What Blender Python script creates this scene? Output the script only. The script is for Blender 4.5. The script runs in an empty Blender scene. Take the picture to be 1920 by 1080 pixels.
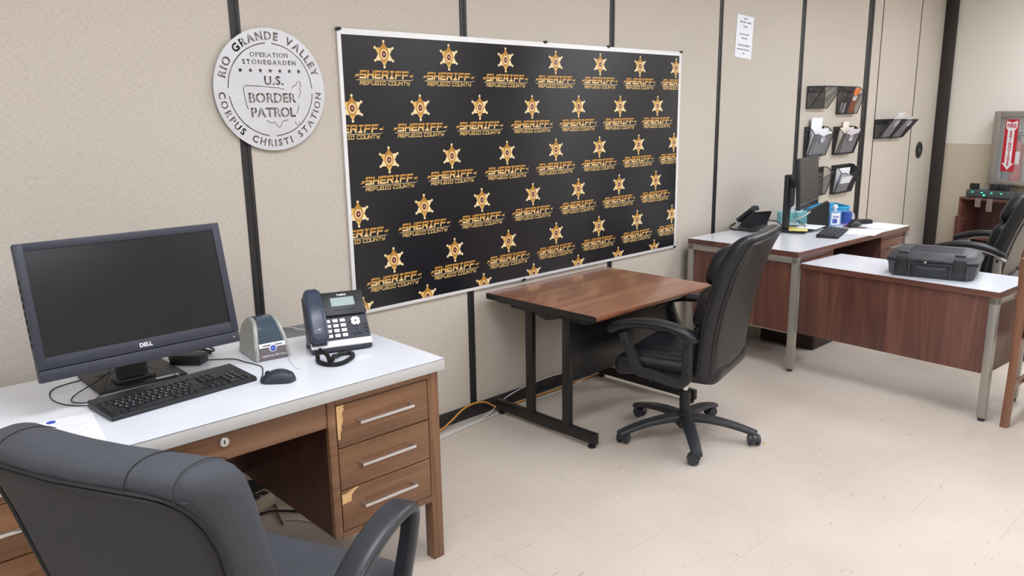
import bpy, bmesh, math, random
from mathutils import Vector, Matrix
random.seed(7)
R = math.radians
PI = math.pi
C = bpy.context.scene.collection
S = bpy.context.scene

# ------------------------------------------------------------------ camera
def cam_axes(yaw, pitch, roll):
    cy, sy, cp, sp = math.cos(yaw), math.sin(yaw), math.cos(pitch), math.sin(pitch)
    f = Vector((sy*cp, cy*cp, -sp)); r = Vector((cy, -sy, 0)); u = r.cross(f)
    cr, sr = math.cos(roll), math.sin(roll)
    return cr*r + sr*u, -sr*r + cr*u, f
cr_, cu_, cf_ = cam_axes(0.75758, 0.22016, -0.0158)
cd = bpy.data.cameras.new('camera'); cam = bpy.data.objects.new('camera', cd); C.objects.link(cam)
m = Matrix((cr_, cu_, -cf_)).transposed().to_4x4(); m.translation = Vector((-0.68106, -2.98104, 1.55594))
cam.matrix_world = m
cd.sensor_width = 36; cd.lens = 1470.77*36/1920; cd.shift_y = 2.035/1920; cd.clip_start = .05
S.camera = cam
# ------------------------------------------------------------------ world, exposure
w = bpy.data.worlds.new('world'); S.world = w; w.use_nodes = True
w.node_tree.nodes['Background'].inputs[0].default_value = (.8, .88, 1, 1)
w.node_tree.nodes['Background'].inputs[1].default_value = .3
S.view_settings.view_transform = 'Standard'; S.view_settings.look = 'None'
S.view_settings.gamma = 1; S.view_settings.use_curve_mapping = False
S.view_settings.exposure = 0.0
LAMP = 14.8
CEIL = 2.75
PANELS = [(x, y) for y in (-1.7, -4.1) for x in (-2.0, .4, 2.7, 5.0, 7.0)]

# ------------------------------------------------------------------ helpers
def lin(c):
    return tuple((v/255/12.92 if v/255 <= .04045 else ((v/255+.055)/1.055)**2.4) for v in c) + (1,)
def nodes(m):
    return m.node_tree.nodes, m.node_tree.links, m.node_tree.nodes['Principled BSDF']
def mat(name, col, rough=.5, metal=0, spec=.5, coat=0, bump=0, bscale=200, vary=0, vscale=8, emit=0, alpha=1, trans=0, aniso=0):
    m = bpy.data.materials.new(name); m.use_nodes = True
    n, l, b = nodes(m)
    b.inputs['Base Color'].default_value = lin(col); b.inputs['Roughness'].default_value = rough
    b.inputs['Metallic'].default_value = metal; b.inputs['Specular IOR Level'].default_value = spec
    b.inputs['Coat Weight'].default_value = coat; b.inputs['Alpha'].default_value = alpha
    b.inputs['Transmission Weight'].default_value = trans
    b.inputs['Anisotropic'].default_value = aniso
    if emit: b.inputs['Emission Color'].default_value = lin(col); b.inputs['Emission Strength'].default_value = emit
    tc = n.new('ShaderNodeTexCoord')
    if vary:
        nz = n.new('ShaderNodeTexNoise'); nz.inputs['Scale'].default_value = vscale; nz.inputs['Detail'].default_value = 5
        l.new(tc.outputs['Object'], nz.inputs['Vector'])
        mx = n.new('ShaderNodeMix'); mx.data_type = 'RGBA'
        c1 = lin([max(0, v*(1-vary)) for v in col]); c2 = lin([min(255, v*(1+vary)) for v in col])
        mx.inputs[6].default_value = c1; mx.inputs[7].default_value = c2
        l.new(nz.outputs['Fac'], mx.inputs[0]); l.new(mx.outputs[2], b.inputs['Base Color'])
    if bump:
        nz = n.new('ShaderNodeTexNoise'); nz.inputs['Scale'].default_value = bscale; nz.inputs['Detail'].default_value = 3
        l.new(tc.outputs['Object'], nz.inputs['Vector'])
        bp = n.new('ShaderNodeBump'); bp.inputs['Strength'].default_value = bump; bp.inputs['Distance'].default_value = .002
        l.new(nz.outputs['Fac'], bp.inputs['Height']); l.new(bp.outputs[0], b.inputs['Normal'])
    return m
def ramp(n, stops, interp='LINEAR'):
    r = n.new('ShaderNodeValToRGB'); r.color_ramp.interpolation = interp
    while len(r.color_ramp.elements) < len(stops): r.color_ramp.elements.new(.5)
    for e, (p, c) in zip(r.color_ramp.elements, stops): e.position = p; e.color = lin(c)
    return r
def wood(name, stops, axis, rough=.35, scale=1.0, coat=.15):
    m = bpy.data.materials.new(name); m.use_nodes = True
    n, l, b = nodes(m)
    tc = n.new('ShaderNodeTexCoord'); mp = n.new('ShaderNodeMapping')
    s = [14, 14, 14]; s[axis] = .9
    mp.inputs['Scale'].default_value = [v*scale for v in s]
    l.new(tc.outputs['Object'], mp.inputs[0])
    n1 = n.new('ShaderNodeTexNoise'); n1.inputs['Scale'].default_value = 1.0; n1.inputs['Detail'].default_value = 3; n1.inputs['Distortion'].default_value = 1.2
    l.new(mp.outputs[0], n1.inputs['Vector'])
    m2 = n.new('ShaderNodeMapping'); s2 = [160, 160, 160]; s2[axis] = 5; m2.inputs['Scale'].default_value = s2
    l.new(tc.outputs['Object'], m2.inputs[0])
    n2 = n.new('ShaderNodeTexNoise'); n2.inputs['Scale'].default_value = 1; n2.inputs['Detail'].default_value = 4
    l.new(m2.outputs[0], n2.inputs['Vector'])
    ad = n.new('ShaderNodeMath'); ad.operation = 'MULTIPLY_ADD'; ad.inputs[1].default_value = .3
    l.new(n2.outputs['Fac'], ad.inputs[0]); l.new(n1.outputs['Fac'], ad.inputs[2])
    rp = ramp(n, stops); l.new(ad.outputs[0], rp.inputs[0]); l.new(rp.outputs[0], b.inputs['Base Color'])
    b.inputs['Roughness'].default_value = rough; b.inputs['Coat Weight'].default_value = coat; b.inputs['Coat Roughness'].default_value = .3
    bp = n.new('ShaderNodeBump'); bp.inputs['Strength'].default_value = .12; bp.inputs['Distance'].default_value = .001
    l.new(n2.outputs['Fac'], bp.inputs['Height']); l.new(bp.outputs[0], b.inputs['Normal'])
    return m

class MB:
    def __init__(s): s.bm = bmesh.new(); s.uv = None
    def merge(s, t, M=None, mi=0):
        for f in t.faces: f.material_index = mi
        if M is not None: bmesh.ops.transform(t, matrix=M, verts=t.verts)
        me = bpy.data.meshes.new('t'); t.to_mesh(me); t.free(); s.bm.from_mesh(me); bpy.data.meshes.remove(me)
        return s
    def box(s, a, b, bev=0, mi=0, M=None, seg=2):
        t = bmesh.new(); bmesh.ops.create_cube(t, size=1)
        for v in t.verts: v.co = Vector([a[i] + (v.co[i]+.5)*(b[i]-a[i]) for i in range(3)])
        if bev:
            bmesh.ops.bevel(t, geom=t.edges[:], offset=bev, segments=seg, affect='EDGES', profile=.5)
        return s.merge(t, M, mi)
    def cyl(s, p0, p1, r0, r1=None, n=20, mi=0, bev=0):
        p0, p1 = Vector(p0), Vector(p1); r1 = r0 if r1 is None else r1
        t = bmesh.new(); d = p1-p0
        bmesh.ops.create_cone(t, cap_ends=True, segments=n, radius1=r0, radius2=r1, depth=d.length)
        if bev: bmesh.ops.bevel(t, geom=[e for e in t.edges if len(e.link_faces) == 2 and abs(e.link_faces[0].normal.z-e.link_faces[1].normal.z) > .5], offset=bev, segments=2, affect='EDGES')
        M = Matrix.Translation((p0+p1)/2) @ d.to_track_quat('Z', 'Y').to_matrix().to_4x4()
        return s.merge(t, M, mi)
    def sphere(s, c, r, mi=0, sc=(1, 1, 1), n=16):
        t = bmesh.new(); bmesh.ops.create_uvsphere(t, u_segments=n, v_segments=n//2+2, radius=r)
        return s.merge(t, Matrix.Translation(c) @ Matrix.Diagonal((*sc, 1)), mi)
    def rings(s, rings, mi=0, closed=True, cap=True):
        t = bmesh.new(); vs = [[t.verts.new(p) for p in r] for r in rings]
        k = len(rings[0])
        for i in range(len(vs)-1):
            for j in range(k if closed else k-1):
                t.faces.new((vs[i][j], vs[i][(j+1) % k], vs[i+1][(j+1) % k], vs[i+1][j]))
        if cap and closed:
            t.faces.new(vs[0][::-1]); t.faces.new(vs[-1])
        bmesh.ops.recalc_face_normals(t, faces=t.faces)
        return s.merge(t, None, mi)
    def tube(s, pts, r, n=8, mi=0, prof=None, up=None):
        # sweep a round (or prof = list of (a,b)) section along pts
        pts = [Vector(p) for p in pts]; rg = []; L = len(pts); side = None
        for i, p in enumerate(pts):
            d = (pts[min(i+1, L-1)] - pts[max(i-1, 0)]).normalized()
            if up is not None: side = Vector(up)
            elif side is None:
                side = d.cross(Vector((0, 0, 1)))
                if side.length < 1e-3: side = Vector((1, 0, 0))
            side = (side - d*side.dot(d)).normalized(); nn = d.cross(side)
            rr = r(i/(L-1)) if callable(r) else r
            if prof: rg.append([p + side*(a*rr) + nn*(b*rr) for a, b in prof])
            else: rg.append([p + side*(rr*math.cos(2*PI*j/n)) + nn*(rr*math.sin(2*PI*j/n)) for j in range(n)])
        return s.rings(rg, mi)
    def prism(s, poly, f, t0, t1, mi=0, bev=0):
        # poly 2-D, f(u,v,t) -> 3-D
        t = bmesh.new()
        a = [t.verts.new(f(u, v, t0)) for u, v in poly]; b = [t.verts.new(f(u, v, t1)) for u, v in poly]
        k = len(poly); fa = t.faces.new(a[::-1]); fb = t.faces.new(b)
        for j in range(k): t.faces.new((a[j], a[(j+1) % k], b[(j+1) % k], b[j]))
        bmesh.ops.recalc_face_normals(t, faces=t.faces)
        if bev: bmesh.ops.bevel(t, geom=t.edges[:], offset=bev, segments=2, affect='EDGES')
        return s.merge(t, None, mi)
    def flat(s, poly3, mi=0):
        vs = [s.bm.verts.new(p) for p in poly3]; f = s.bm.faces.new(vs); f.material_index = mi; return f
    def cushion(s, size, r, warp=None, cuts=10, mi=0, M=None):
        # soft rounded box, warp(Vector)->Vector
        t = bmesh.new(); bmesh.ops.create_cube(t, size=1)
        bmesh.ops.subdivide_edges(t, edges=t.edges[:], cuts=cuts, use_grid_fill=True)
        h = Vector(size)/2
        for v in t.verts:
            p = Vector([v.co[i]*2 for i in range(3)])
            # pull grid lines to the rim so the rounding has enough points
            p = Vector([math.copysign(abs(c)**.7, c) for c in p])
            p = Vector([p[i]*h[i] for i in range(3)])
            rr = min(r, *[x*.999 for x in h])
            q = Vector([max(-(h[i]-rr), min(h[i]-rr, p[i])) for i in range(3)])
            d = p-q
            if d.length > 1e-9: p = q + d.normalized()*rr
            v.co = warp(p) if warp else p
        return s.merge(t, M, mi)
    def text(s, string, size, M, mi=0, bold=0, ext=.0003, align='CENTER', shear=0, sx=1, space=1.0):
        cu = bpy.data.curves.new('t', 'FONT'); cu.body = string; cu.size = size; cu.align_x = align; cu.align_y = 'CENTER'
        cu.offset = bold; cu.extrude = ext; cu.shear = shear; cu.resolution_u = 2; cu.space_character = space
        o = bpy.data.objects.new('t', cu); C.objects.link(o)
        dg = bpy.context.evaluated_depsgraph_get(); me = bpy.data.meshes.new_from_object(o.evaluated_get(dg))
        t = bmesh.new(); t.from_mesh(me); bpy.data.objects.remove(o); bpy.data.curves.remove(cu); bpy.data.meshes.remove(me)
        return s.merge(t, M @ Matrix.Diagonal((sx, 1, 1, 1)), mi)
    def obj(s, name, mats, parent=None, smooth=True, loc=None, rot=None, M=None):
        me = bpy.data.meshes.new(name); s.bm.to_mesh(me); s.bm.free()
        for mm in (mats if isinstance(mats, (list, tuple)) else [mats]): me.materials.append(mm)
        if smooth:
            for p in me.polygons: p.use_smooth = True
            me.set_sharp_from_angle(angle=R(38))
        o = bpy.data.objects.new(name, me); C.objects.link(o)
        if parent: o.parent = parent
        if loc is not None: o.location = loc
        if rot is not None: o.rotation_euler = rot
        if M is not None: o.matrix_world = M
        return o
def thing(name, label, cat, loc=(0, 0, 0), rotz=0, group=None):
    o = bpy.data.objects.new(name, None); o.empty_display_size = .1; C.objects.link(o)
    o.location = loc; o.rotation_euler = (0, 0, rotz); o['label'] = label; o['category'] = cat
    if group: o['group'] = group
    return o
def tag(o, label, cat, group=None):
    o['label'] = label; o['category'] = cat
    if group: o['group'] = group
    return o
def struct(o): o['kind'] = 'structure'; return o
def face_m(origin, xdir, ydir):
    # text/plane matrix: x along xdir, y along ydir
    x = Vector(xdir).normalized(); y = Vector(ydir).normalized(); z = x.cross(y)
    M = Matrix((x, y, z)).transposed().to_4x4(); M.translation = Vector(origin); return M
def spline(ctrl, n=8):
    P = [Vector(p) for p in ctrl]; P = [P[0]*2-P[1]] + P + [P[-1]*2-P[-2]]; out = []
    for i in range(1, len(P)-2):
        for k in range(n):
            t = k/n; a, b, c, d = P[i-1:i+3]
            out.append(.5*((2*b) + (c-a)*t + (2*a-5*b+4*c-d)*t*t + (3*b-a-3*c+d)*t**3))
    out.append(P[-2]); return out
RECT = [(-1, -1), (1, -1), (1, 1), (-1, 1)]
def rrect(a, b, r=.3, n=3):
    out = []
    for (sx, sy, a0) in ((1, 1, 0), (-1, 1, 90), (-1, -1, 180), (1, -1, 270)):
        for k in range(n+1):
            t = R(a0+90*k/n); out.append((sx*(a-r*min(a, b)) + r*min(a, b)*math.cos(t), sy*(b-r*min(a, b)) + r*min(a, b)*math.sin(t)))
    return out

# ------------------------------------------------------------------ materials
M_ = {}
M_['black_metal'] = mat('black_metal', (24, 24, 25), .38, 0, .5, vary=.15)
M_['black_plastic'] = mat('black_plastic', (34, 36, 40), .42, bump=.15, bscale=900)
M_['navy_plastic'] = mat('navy_plastic', (45, 49, 62), .45)
M_['screen'] = mat('screen', (30, 31, 35), .22, spec=.4)
M_['laminate'] = mat('white_laminate', (232, 237, 246), .2, vary=.01, vscale=3, coat=.2)
M_['lam_edge'] = mat('laminate_edge', (196, 196, 195), .4)
M_['steel'] = mat('brushed_steel', (178, 176, 172), .38, .85, bump=.05)
M_['gray_leg'] = mat('grey_painted_steel', (168, 165, 158), .35, .55)
M_['chrome'] = mat('chrome', (215, 217, 222), .15, .95)
M_['white'] = mat('white_paint', (238, 238, 240), .4)
M_['paper'] = mat('paper', (240, 243, 250), .7)
M_['leather'] = mat('black_leather', (25, 27, 32), .34, spec=.5, bump=.35, bscale=260)
M_['shell'] = mat('back_shell_vinyl', (44, 44, 44), .45, bump=.2, bscale=400)
M_['fabric'] = mat('charcoal_fabric', (64, 67, 75), .72, bump=.3, bscale=700, vary=.09, vscale=6)
M_['fabric_back'] = mat('charcoal_back_fabric', (50, 53, 58), .8, bump=.3, bscale=900, vary=.05, vscale=5)
M_['piping'] = mat('dark_piping', (28, 29, 33), .6)
M_['arm_plastic'] = mat('arm_plastic', (46, 49, 55), .38, vary=.12, vscale=10)
M_['base_plastic'] = mat('base_plastic', (48, 51, 56), .42, vary=.1, vscale=14)
W1 = [(.30, (74, 48, 32)), (.5, (104, 71, 47)), (.68, (123, 86, 59)), (.85, (142, 103, 74))]
M_['walnut_x'] = wood('walnut_across', W1, 0)
M_['walnut_z'] = wood('walnut_upright', W1, 2)
M_['walnut_dark'] = wood('walnut_shaded', [(.3, (44, 22, 16)), (.6, (66, 34, 25)), (.85, (82, 45, 32))], 2)  # under-desk shade put into a darker walnut for pedestals and rear parts
W2 = [(.30, (68, 40, 38)), (.5, (87, 53, 47)), (.7, (105, 66, 55)), (.85, (120, 78, 64))]
M_['mahog_z'] = wood('mahogany_upright', W2, 2, .4)
M_['mahog_x'] = wood('mahogany_across', W2, 0, .4)
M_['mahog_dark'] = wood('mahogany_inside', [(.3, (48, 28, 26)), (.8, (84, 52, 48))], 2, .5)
M_['table_wood'] = wood('table_laminate', [(.28, (100, 62, 44)), (.48, (124, 80, 58)), (.64, (135, 89, 65)), (.82, (148, 102, 77))], 0, .16, .55, .35)
M_['chair_wood'] = wood('chair_oak', [(.3, (96, 60, 44)), (.6, (126, 84, 62)), (.85, (146, 104, 80))], 2)
M_['bare'] = mat('bare_wood', (214, 176, 124), .7, vary=.12, vscale=60)
M_['dark'] = mat('dark_gap', (10, 9, 9), .8)
M_['alu'] = mat('laser_cut_aluminium', (212, 214, 221), .42, .4, bump=.12, bscale=40, vary=.04, vscale=7)
M_['navy_label'] = mat('blue_ink', (30, 74, 190), .6)
M_['ink'] = mat('grey_ink', (120, 124, 136), .7)
M_['dark_ink'] = mat('black_ink', (30, 30, 34), .7)
M_['white_ink'] = mat('white_ink', (232, 234, 238), .6)
M_['orange'] = mat('orange_cable', (204, 142, 60), .5)
M_['white_cable'] = mat('white_cable', (214, 214, 212), .5)
M_['cable'] = mat('black_cable', (20, 20, 22), .45)
M_['red'] = mat('red_sign', (190, 30, 48), .45)
M_['red_paint'] = mat('red_extinguisher_paint', (170, 20, 34), .3)
M_['led'] = mat('green_led', (60, 255, 190), .5, emit=2.2)

def wall_mat(name, c1, c2, weave=True):
    m = bpy.data.materials.new(name); m.use_nodes = True; n, l, b = nodes(m)
    tc = n.new('ShaderNodeTexCoord')
    nz = []
    for sc in ((900, 900, 60), (60, 60, 900)):
        mp = n.new('ShaderNodeMapping'); mp.inputs['Scale'].default_value = [v*1.0 for v in sc]
        l.new(tc.outputs['Object'], mp.inputs[0]); t = n.new('ShaderNodeTexNoise'); t.inputs['Scale'].default_value = 1; t.inputs['Detail'].default_value = 2
        l.new(mp.outputs[0], t.inputs['Vector']); nz.append(t)
    ad = n.new('ShaderNodeMath'); ad.operation = 'ADD'; l.new(nz[0].outputs['Fac'], ad.inputs[0]); l.new(nz[1].outputs['Fac'], ad.inputs[1])
    ml = n.new('ShaderNodeMath'); ml.operation = 'MULTIPLY'; ml.inputs[1].default_value = .5; l.new(ad.outputs[0], ml.inputs[0])
    rp = ramp(n, [(.36, c1), (.62, c2)]); l.new(ml.outputs[0], rp.inputs[0]); l.new(rp.outputs[0], b.inputs['Base Color'])
    bp = n.new('ShaderNodeBump'); bp.inputs['Strength'].default_value = .12; bp.inputs['Distance'].default_value = .002
    l.new(ml.outputs[0], bp.inputs['Height']); l.new(bp.outputs[0], b.inputs['Normal'])
    b.inputs['Roughness'].default_value = .85; b.inputs['Specular IOR Level'].default_value = .2
    return m
M_['panel_fabric'] = wall_mat('linen_wall_fabric', (182, 173, 162), (212, 205, 194))

def floor_mat():
    m = bpy.data.materials.new('vinyl_tile'); m.use_nodes = True; n, l, b = nodes(m)
    tc = n.new('ShaderNodeTexCoord')
    # base tone drifting between tiles and a soft stain field
    n1 = n.new('ShaderNodeTexNoise'); n1.inputs['Scale'].default_value = 1.6; n1.inputs['Detail'].default_value = 6
    l.new(tc.outputs['Object'], n1.inputs['Vector'])
    r1 = ramp(n, [(.3, (196, 185, 173)), (.7, (208, 198, 187))]); l.new(n1.outputs['Fac'], r1.inputs[0])
    # flecks stretched in several directions
    col = r1.outputs[0]
    for i, (rot, thr, c, sc) in enumerate(((20, .70, (158, 140, 124), 1), (75, .715, (160, 138, 118), 1.3), (-50, .71, (226, 220, 212), 1.15), (130, .745, (120, 98, 84), .8))):
        mp = n.new('ShaderNodeMapping'); mp.inputs['Rotation'].default_value = (0, 0, R(rot)); mp.inputs['Scale'].default_value = (16*sc, 90*sc, 1)
        mp.inputs['Location'].default_value = (i*3.1, i*1.7, 0)
        l.new(tc.outputs['Object'], mp.inputs[0]); t = n.new('ShaderNodeTexNoise'); t.inputs['Scale'].default_value = 1; t.inputs['Detail'].default_value = 2
        l.new(mp.outputs[0], t.inputs['Vector'])
        rr = n.new('ShaderNodeMapRange'); rr.inputs[1].default_value = thr-.005; rr.inputs[2].default_value = thr+.06; l.new(t.outputs['Fac'], rr.inputs[0])
        mx = n.new('ShaderNodeMix'); mx.data_type = 'RGBA'; l.new(rr.outputs[0], mx.inputs[0]); l.new(col, mx.inputs[6]); mx.inputs[7].default_value = lin(c); col = mx.outputs[2]
    # tile joints: y = -2.31 + .305k, x = 1.33 + .305k
    br = n.new('ShaderNodeTexBrick'); br.offset = 0; br.squash = 1
    mp = n.new('ShaderNodeMapping'); mp.inputs['Location'].default_value = (-1.33+.305*20, 2.31, 0)
    l.new(tc.outputs['Object'], mp.inputs[0]); l.new(mp.outputs[0], br.inputs['Vector'])
    br.inputs['Scale'].default_value = 1; br.inputs['Brick Width'].default_value = .305; br.inputs['Row Height'].default_value = .305
    br.inputs['Mortar Size'].default_value = .0011; br.inputs['Mortar Smooth'].default_value = .3
    n4 = n.new('ShaderNodeTexNoise'); n4.inputs['Scale'].default_value = 2.2; l.new(tc.outputs['Object'], n4.inputs['Vector'])
    r4 = n.new('ShaderNodeMapRange'); r4.inputs[1].default_value = .4; r4.inputs[2].default_value = .62; r4.inputs[4].default_value = .55; l.new(n4.outputs['Fac'], r4.inputs[0])
    ml = n.new('ShaderNodeMath'); ml.operation = 'MULTIPLY'; l.new(br.outputs['Fac'], ml.inputs[0]); l.new(r4.outputs[0], ml.inputs[1])
    mx = n.new('ShaderNodeMix'); mx.data_type = 'RGBA'; l.new(ml.outputs[0], mx.inputs[0]); l.new(col, mx.inputs[6]); mx.inputs[7].default_value = lin((146, 132, 118))
    l.new(mx.outputs[2], b.inputs['Base Color'])
    n5 = n.new('ShaderNodeTexNoise'); n5.inputs['Scale'].default_value = 5; l.new(tc.outputs['Object'], n5.inputs['Vector'])
    r5 = n.new('ShaderNodeMapRange'); r5.inputs[3].default_value = .32; r5.inputs[4].default_value = .55; l.new(n5.outputs['Fac'], r5.inputs[0]); l.new(r5.outputs[0], b.inputs['Roughness'])
    b.inputs['Specular IOR Level'].default_value = .35
    return m
M_['floor'] = floor_mat()
def two_tone():
    m = bpy.data.materials.new('two_tone_wall_paint'); m.use_nodes = True; n, l, b = nodes(m)
    tc = n.new('ShaderNodeTexCoord'); sp = n.new('ShaderNodeSeparateXYZ'); l.new(tc.outputs['Object'], sp.inputs[0])
    mr = n.new('ShaderNodeMapRange'); mr.inputs[2].default_value = 2; l.new(sp.outputs[2], mr.inputs[0])
    rp = ramp(n, [(0, (214, 204, 184)), (1.178/2, (194, 182, 160)), (1.186/2, (243, 240, 232))], 'CONSTANT'); l.new(mr.outputs[0], rp.inputs[0])
    l.new(rp.outputs[0], b.inputs['Base Color']); b.inputs['Roughness'].default_value = .6
    nz = n.new('ShaderNodeTexNoise'); nz.inputs['Scale'].default_value = 60; l.new(tc.outputs['Object'], nz.inputs['Vector'])
    bp = n.new('ShaderNodeBump'); bp.inputs['Strength'].default_value = .25; bp.inputs['Distance'].default_value = .003; l.new(nz.outputs['Fac'], bp.inputs['Height']); l.new(bp.outputs[0], b.inputs['Normal'])
    return m
M_['two_tone'] = two_tone()
M_['cream'] = mat('cream_wall_paint', (214, 205, 188), .7, vary=.02)
M_['ceiling'] = mat('ceiling_tile', (232, 230, 224), .9, bump=.3, bscale=120)
M_['trim_black'] = mat('black_trim', (38, 37, 38), .5)
M_['bar'] = mat('dark_bronze_jamb', (50, 45, 42), .55)
M_['lamp'] = mat('lamp_diffuser', (244, 247, 255), .5, emit=LAMP)

# ------------------------------------------------------------------ room shell
XR, YR, XL = 8.2, -6.0, -3.2
struct(MB().box((XL-.1, YR-.1, -.1), (9.2, .12, 0)).obj('floor', M_['floor']))
struct(MB().box((XL-.1, YR-.1, CEIL), (9.2, .12, CEIL+.1)).obj('ceiling', M_['ceiling']))
struct(MB().box((XL-.1, 0, 0), (8.2, .1, CEIL)).obj('wall_front', M_['panel_fabric']))
struct(MB().box((XL-.1, YR, 0), (XL, 0, CEIL)).obj('wall_left', M_['cream']))
struct(MB().box((XL, YR-.1, 0), (9.2, YR, CEIL)).obj('wall_rear', M_['cream']))
wr = MB().box((-.3, 0, 0), (6.6, .12, CEIL)).obj('wall_right', M_['two_tone'])
wr.location = (8.2, -.1, 0); wr.rotation_euler = (0, 0, R(-103)); struct(wr)
RW = Matrix.Translation((8.2, -.1, 0)) @ Matrix.Rotation(R(-103), 4, 'Z')
struct(MB().box((XL, -.012, 0), (8.17, 0, .07), .003).obj('baseboard_front', M_['trim_black']))
def seam(x, wd, k):
    b = MB(); b.box((x-wd/2, -.0012, .07), (x+wd/2, 0, CEIL))
    b.box((x-wd/2, -.004, .07), (x-wd*.14, -.001, CEIL), .001); b.box((x+wd*.14, -.004, .07), (x+wd/2, -.001, CEIL), .001)
    struct(b.obj('trim_%d' % k, M_['trim_black']))
for k, (x, wd) in enumerate([(-.395, .042), (.714, .042), (1.846, .042), (2.951, .042), (4.079, .042), (5.215, .06), (6.419, .11), (-1.5, .042)]): seam(x, wd, k+1)
for k, x in enumerate((6.663, 7.546)):
    struct(MB().box((x-.007, -.002, .07), (x+.007, 0, CEIL)).obj('trim_%d' % (k+9), M_['trim_black']))
struct(MB().box((8.165, -.115, 0), (8.30, 0, CEIL), .002).obj('trim_11', M_['bar']))
# lamps
for k, (x, y) in enumerate(PANELS):
    where = ['far left end', 'left part', 'middle', 'right part', 'far right end'][k % 5]; row = 'front' if k < 5 else 'rear'
    t = thing('ceiling_light', 'white flush ceiling light at the %s of the %s row' % (where, row), 'ceiling light', (x, y, CEIL-.03), 0, 'ceiling light panels')
    b = MB()
    for a, c in (((-.61, -.31, 0), (.61, -.29, .03)), ((-.61, .29, 0), (.61, .31, .03)), ((-.61, -.29, 0), (-.59, .29, .03)), ((.59, -.29, 0), (.61, .29, .03))): b.box(a, c)
    b.obj('frame', M_['white'], t)
    MB().box((-.59, -.29, .004), (.59, .29, .012)).obj('diffuser', M_['lamp'], t)

# ------------------------------------------------------------------ backdrop banner
def gold(name, stops, rough=.22):
    m = bpy.data.materials.new(name); m.use_nodes = True; n, l, b = nodes(m)
    uv = n.new('ShaderNodeUVMap'); sp = n.new('ShaderNodeSeparateXYZ'); l.new(uv.outputs[0], sp.inputs[0])
    rp = ramp(n, stops); l.new(sp.outputs[1], rp.inputs[0]); l.new(rp.outputs[0], b.inputs['Base Color']); b.inputs['Roughness'].default_value = rough
    return m
M_['print_text'] = gold('gold_lettering', [(0, (246, 216, 156)), (.45, (236, 196, 122)), (.55, (176, 122, 46)), (1, (208, 158, 82))])
M_['print_small'] = gold('gold_small_lettering', [(0, (230, 196, 130)), (1, (220, 180, 110))])
M_['star_light'] = mat('star_pale_gold', (246, 224, 176), .22)
M_['star_mid'] = mat('star_gold', (228, 186, 112), .22)
M_['star_deep'] = mat('star_deep_gold', (190, 138, 58), .22)
M_['seal'] = mat('seal_maroon', (112, 44, 34), .22)
M_['seal_ring'] = mat('seal_cream', (236, 216, 170), .22)
def banner_black():   # corrugated board: fine horizontal flutes spread highlights up and down
    m = bpy.data.materials.new('banner_black_print'); m.use_nodes = True; n, l, b = nodes(m)
    b.inputs['Base Color'].default_value = lin((12, 12, 21)); b.inputs['Roughness'].default_value = .29; b.inputs['Specular IOR Level'].default_value = .45
    b.inputs['Anisotropic'].default_value = .93; b.inputs['Anisotropic Rotation'].default_value = .25
    tg = n.new('ShaderNodeCombineXYZ'); tg.inputs[0].default_value = 1; l.new(tg.outputs[0], b.inputs['Tangent'])
    return m
M_['banner_black'] = banner_black()
GL = {  # block letters as strokes on a unit cell (width .8, height 1)
 'S': [[(.8, 1), (0, 1), (0, .5), (.8, .5), (.8, 0), (0, 0)]], 'H': [[(0, 0), (0, 1)], [(.8, 0), (.8, 1)], [(0, .5), (.8, .5)]],
 'E': [[(.8, 1), (0, 1), (0, 0), (.8, 0)], [(0, .5), (.7, .5)]], 'R': [[(0, 0), (0, 1), (.8, 1), (.8, .5), (0, .5)], [(.45, .5), (.8, 0)]],
 'I': [[(.35, 0), (.35, 1)], [(.1, 1), (.6, 1)], [(.1, 0), (.6, 0)]], 'F': [[(0, 0), (0, 1), (.8, 1)], [(0, .5), (.7, .5)]],
 'U': [[(0, 1), (0, 0), (.8, 0), (.8, 1)]], 'G': [[(.8, 1), (0, 1), (0, 0), (.8, 0), (.8, .5), (.4, .5)]], 'O': [[(0, 0), (.8, 0), (.8, 1), (0, 1), (0, 0)]],
 'C': [[(.8, 1), (0, 1), (0, 0), (.8, 0)]], 'N': [[(0, 0), (0, 1), (.8, 0), (.8, 1)]], 'T': [[(0, 1), (.8, 1)], [(.4, 0), (.4, 1)]],
 'Y': [[(0, 1), (0, .5), (.8, .5)], [(.8, 1), (.8, 0), (.2, 0)]]}
def block_text(add, string, x0, x1, z0, z1, st, shear, mi):
    H = z1-z0; n = sum(.55 if c == ' ' else (.85 if c == 'I' else 1.0) for c in string); cw = (x1-x0)/n; x = x0
    for c in string:
        adv = cw*(.55 if c == ' ' else (.85 if c == 'I' else 1.0))
        for st_ in GL.get(c, []):
            for (a, b) in zip(st_, st_[1:]):
                sx = cw*.98; g = st/2
                pa = Vector((x + g + a[0]/.8*(adv*.9-2*g) * (1 if c != 'I' else .8/.7), z0+g+a[1]*(H-2*g))); pb = Vector((x + g + b[0]/.8*(adv*.9-2*g) * (1 if c != 'I' else .8/.7), z0+g+b[1]*(H-2*g)))
                d = (pb-pa).normalized(); nn = Vector((-d.y, d.x))*g; e = d*g*(.98)
                q = [pa-e-nn, pb+e-nn, pb+e+nn, pa-e+nn]
                add([(v.x + shear*(v.y-z0), v.y) for v in q], mi, [(0, min(1, max(0, (v.y-z0)/H))) for v in q])
        x += adv
BX0, BX1, BZ0, BZ1 = 1.150, 3.618, .679, 1.915
t = thing('backdrop_banner', 'large glossy black backdrop board printed with rows of gold stars and SHERIFF lettering', 'banner', (0, -.004, 0))
MB().box((BX0, -.010, BZ0), (BX1, -.0005, BZ1), .001).obj('board', M_['white'], t)
b = MB(); bm = b.bm; uvl = bm.loops.layers.uv.new('UVMap')
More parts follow.
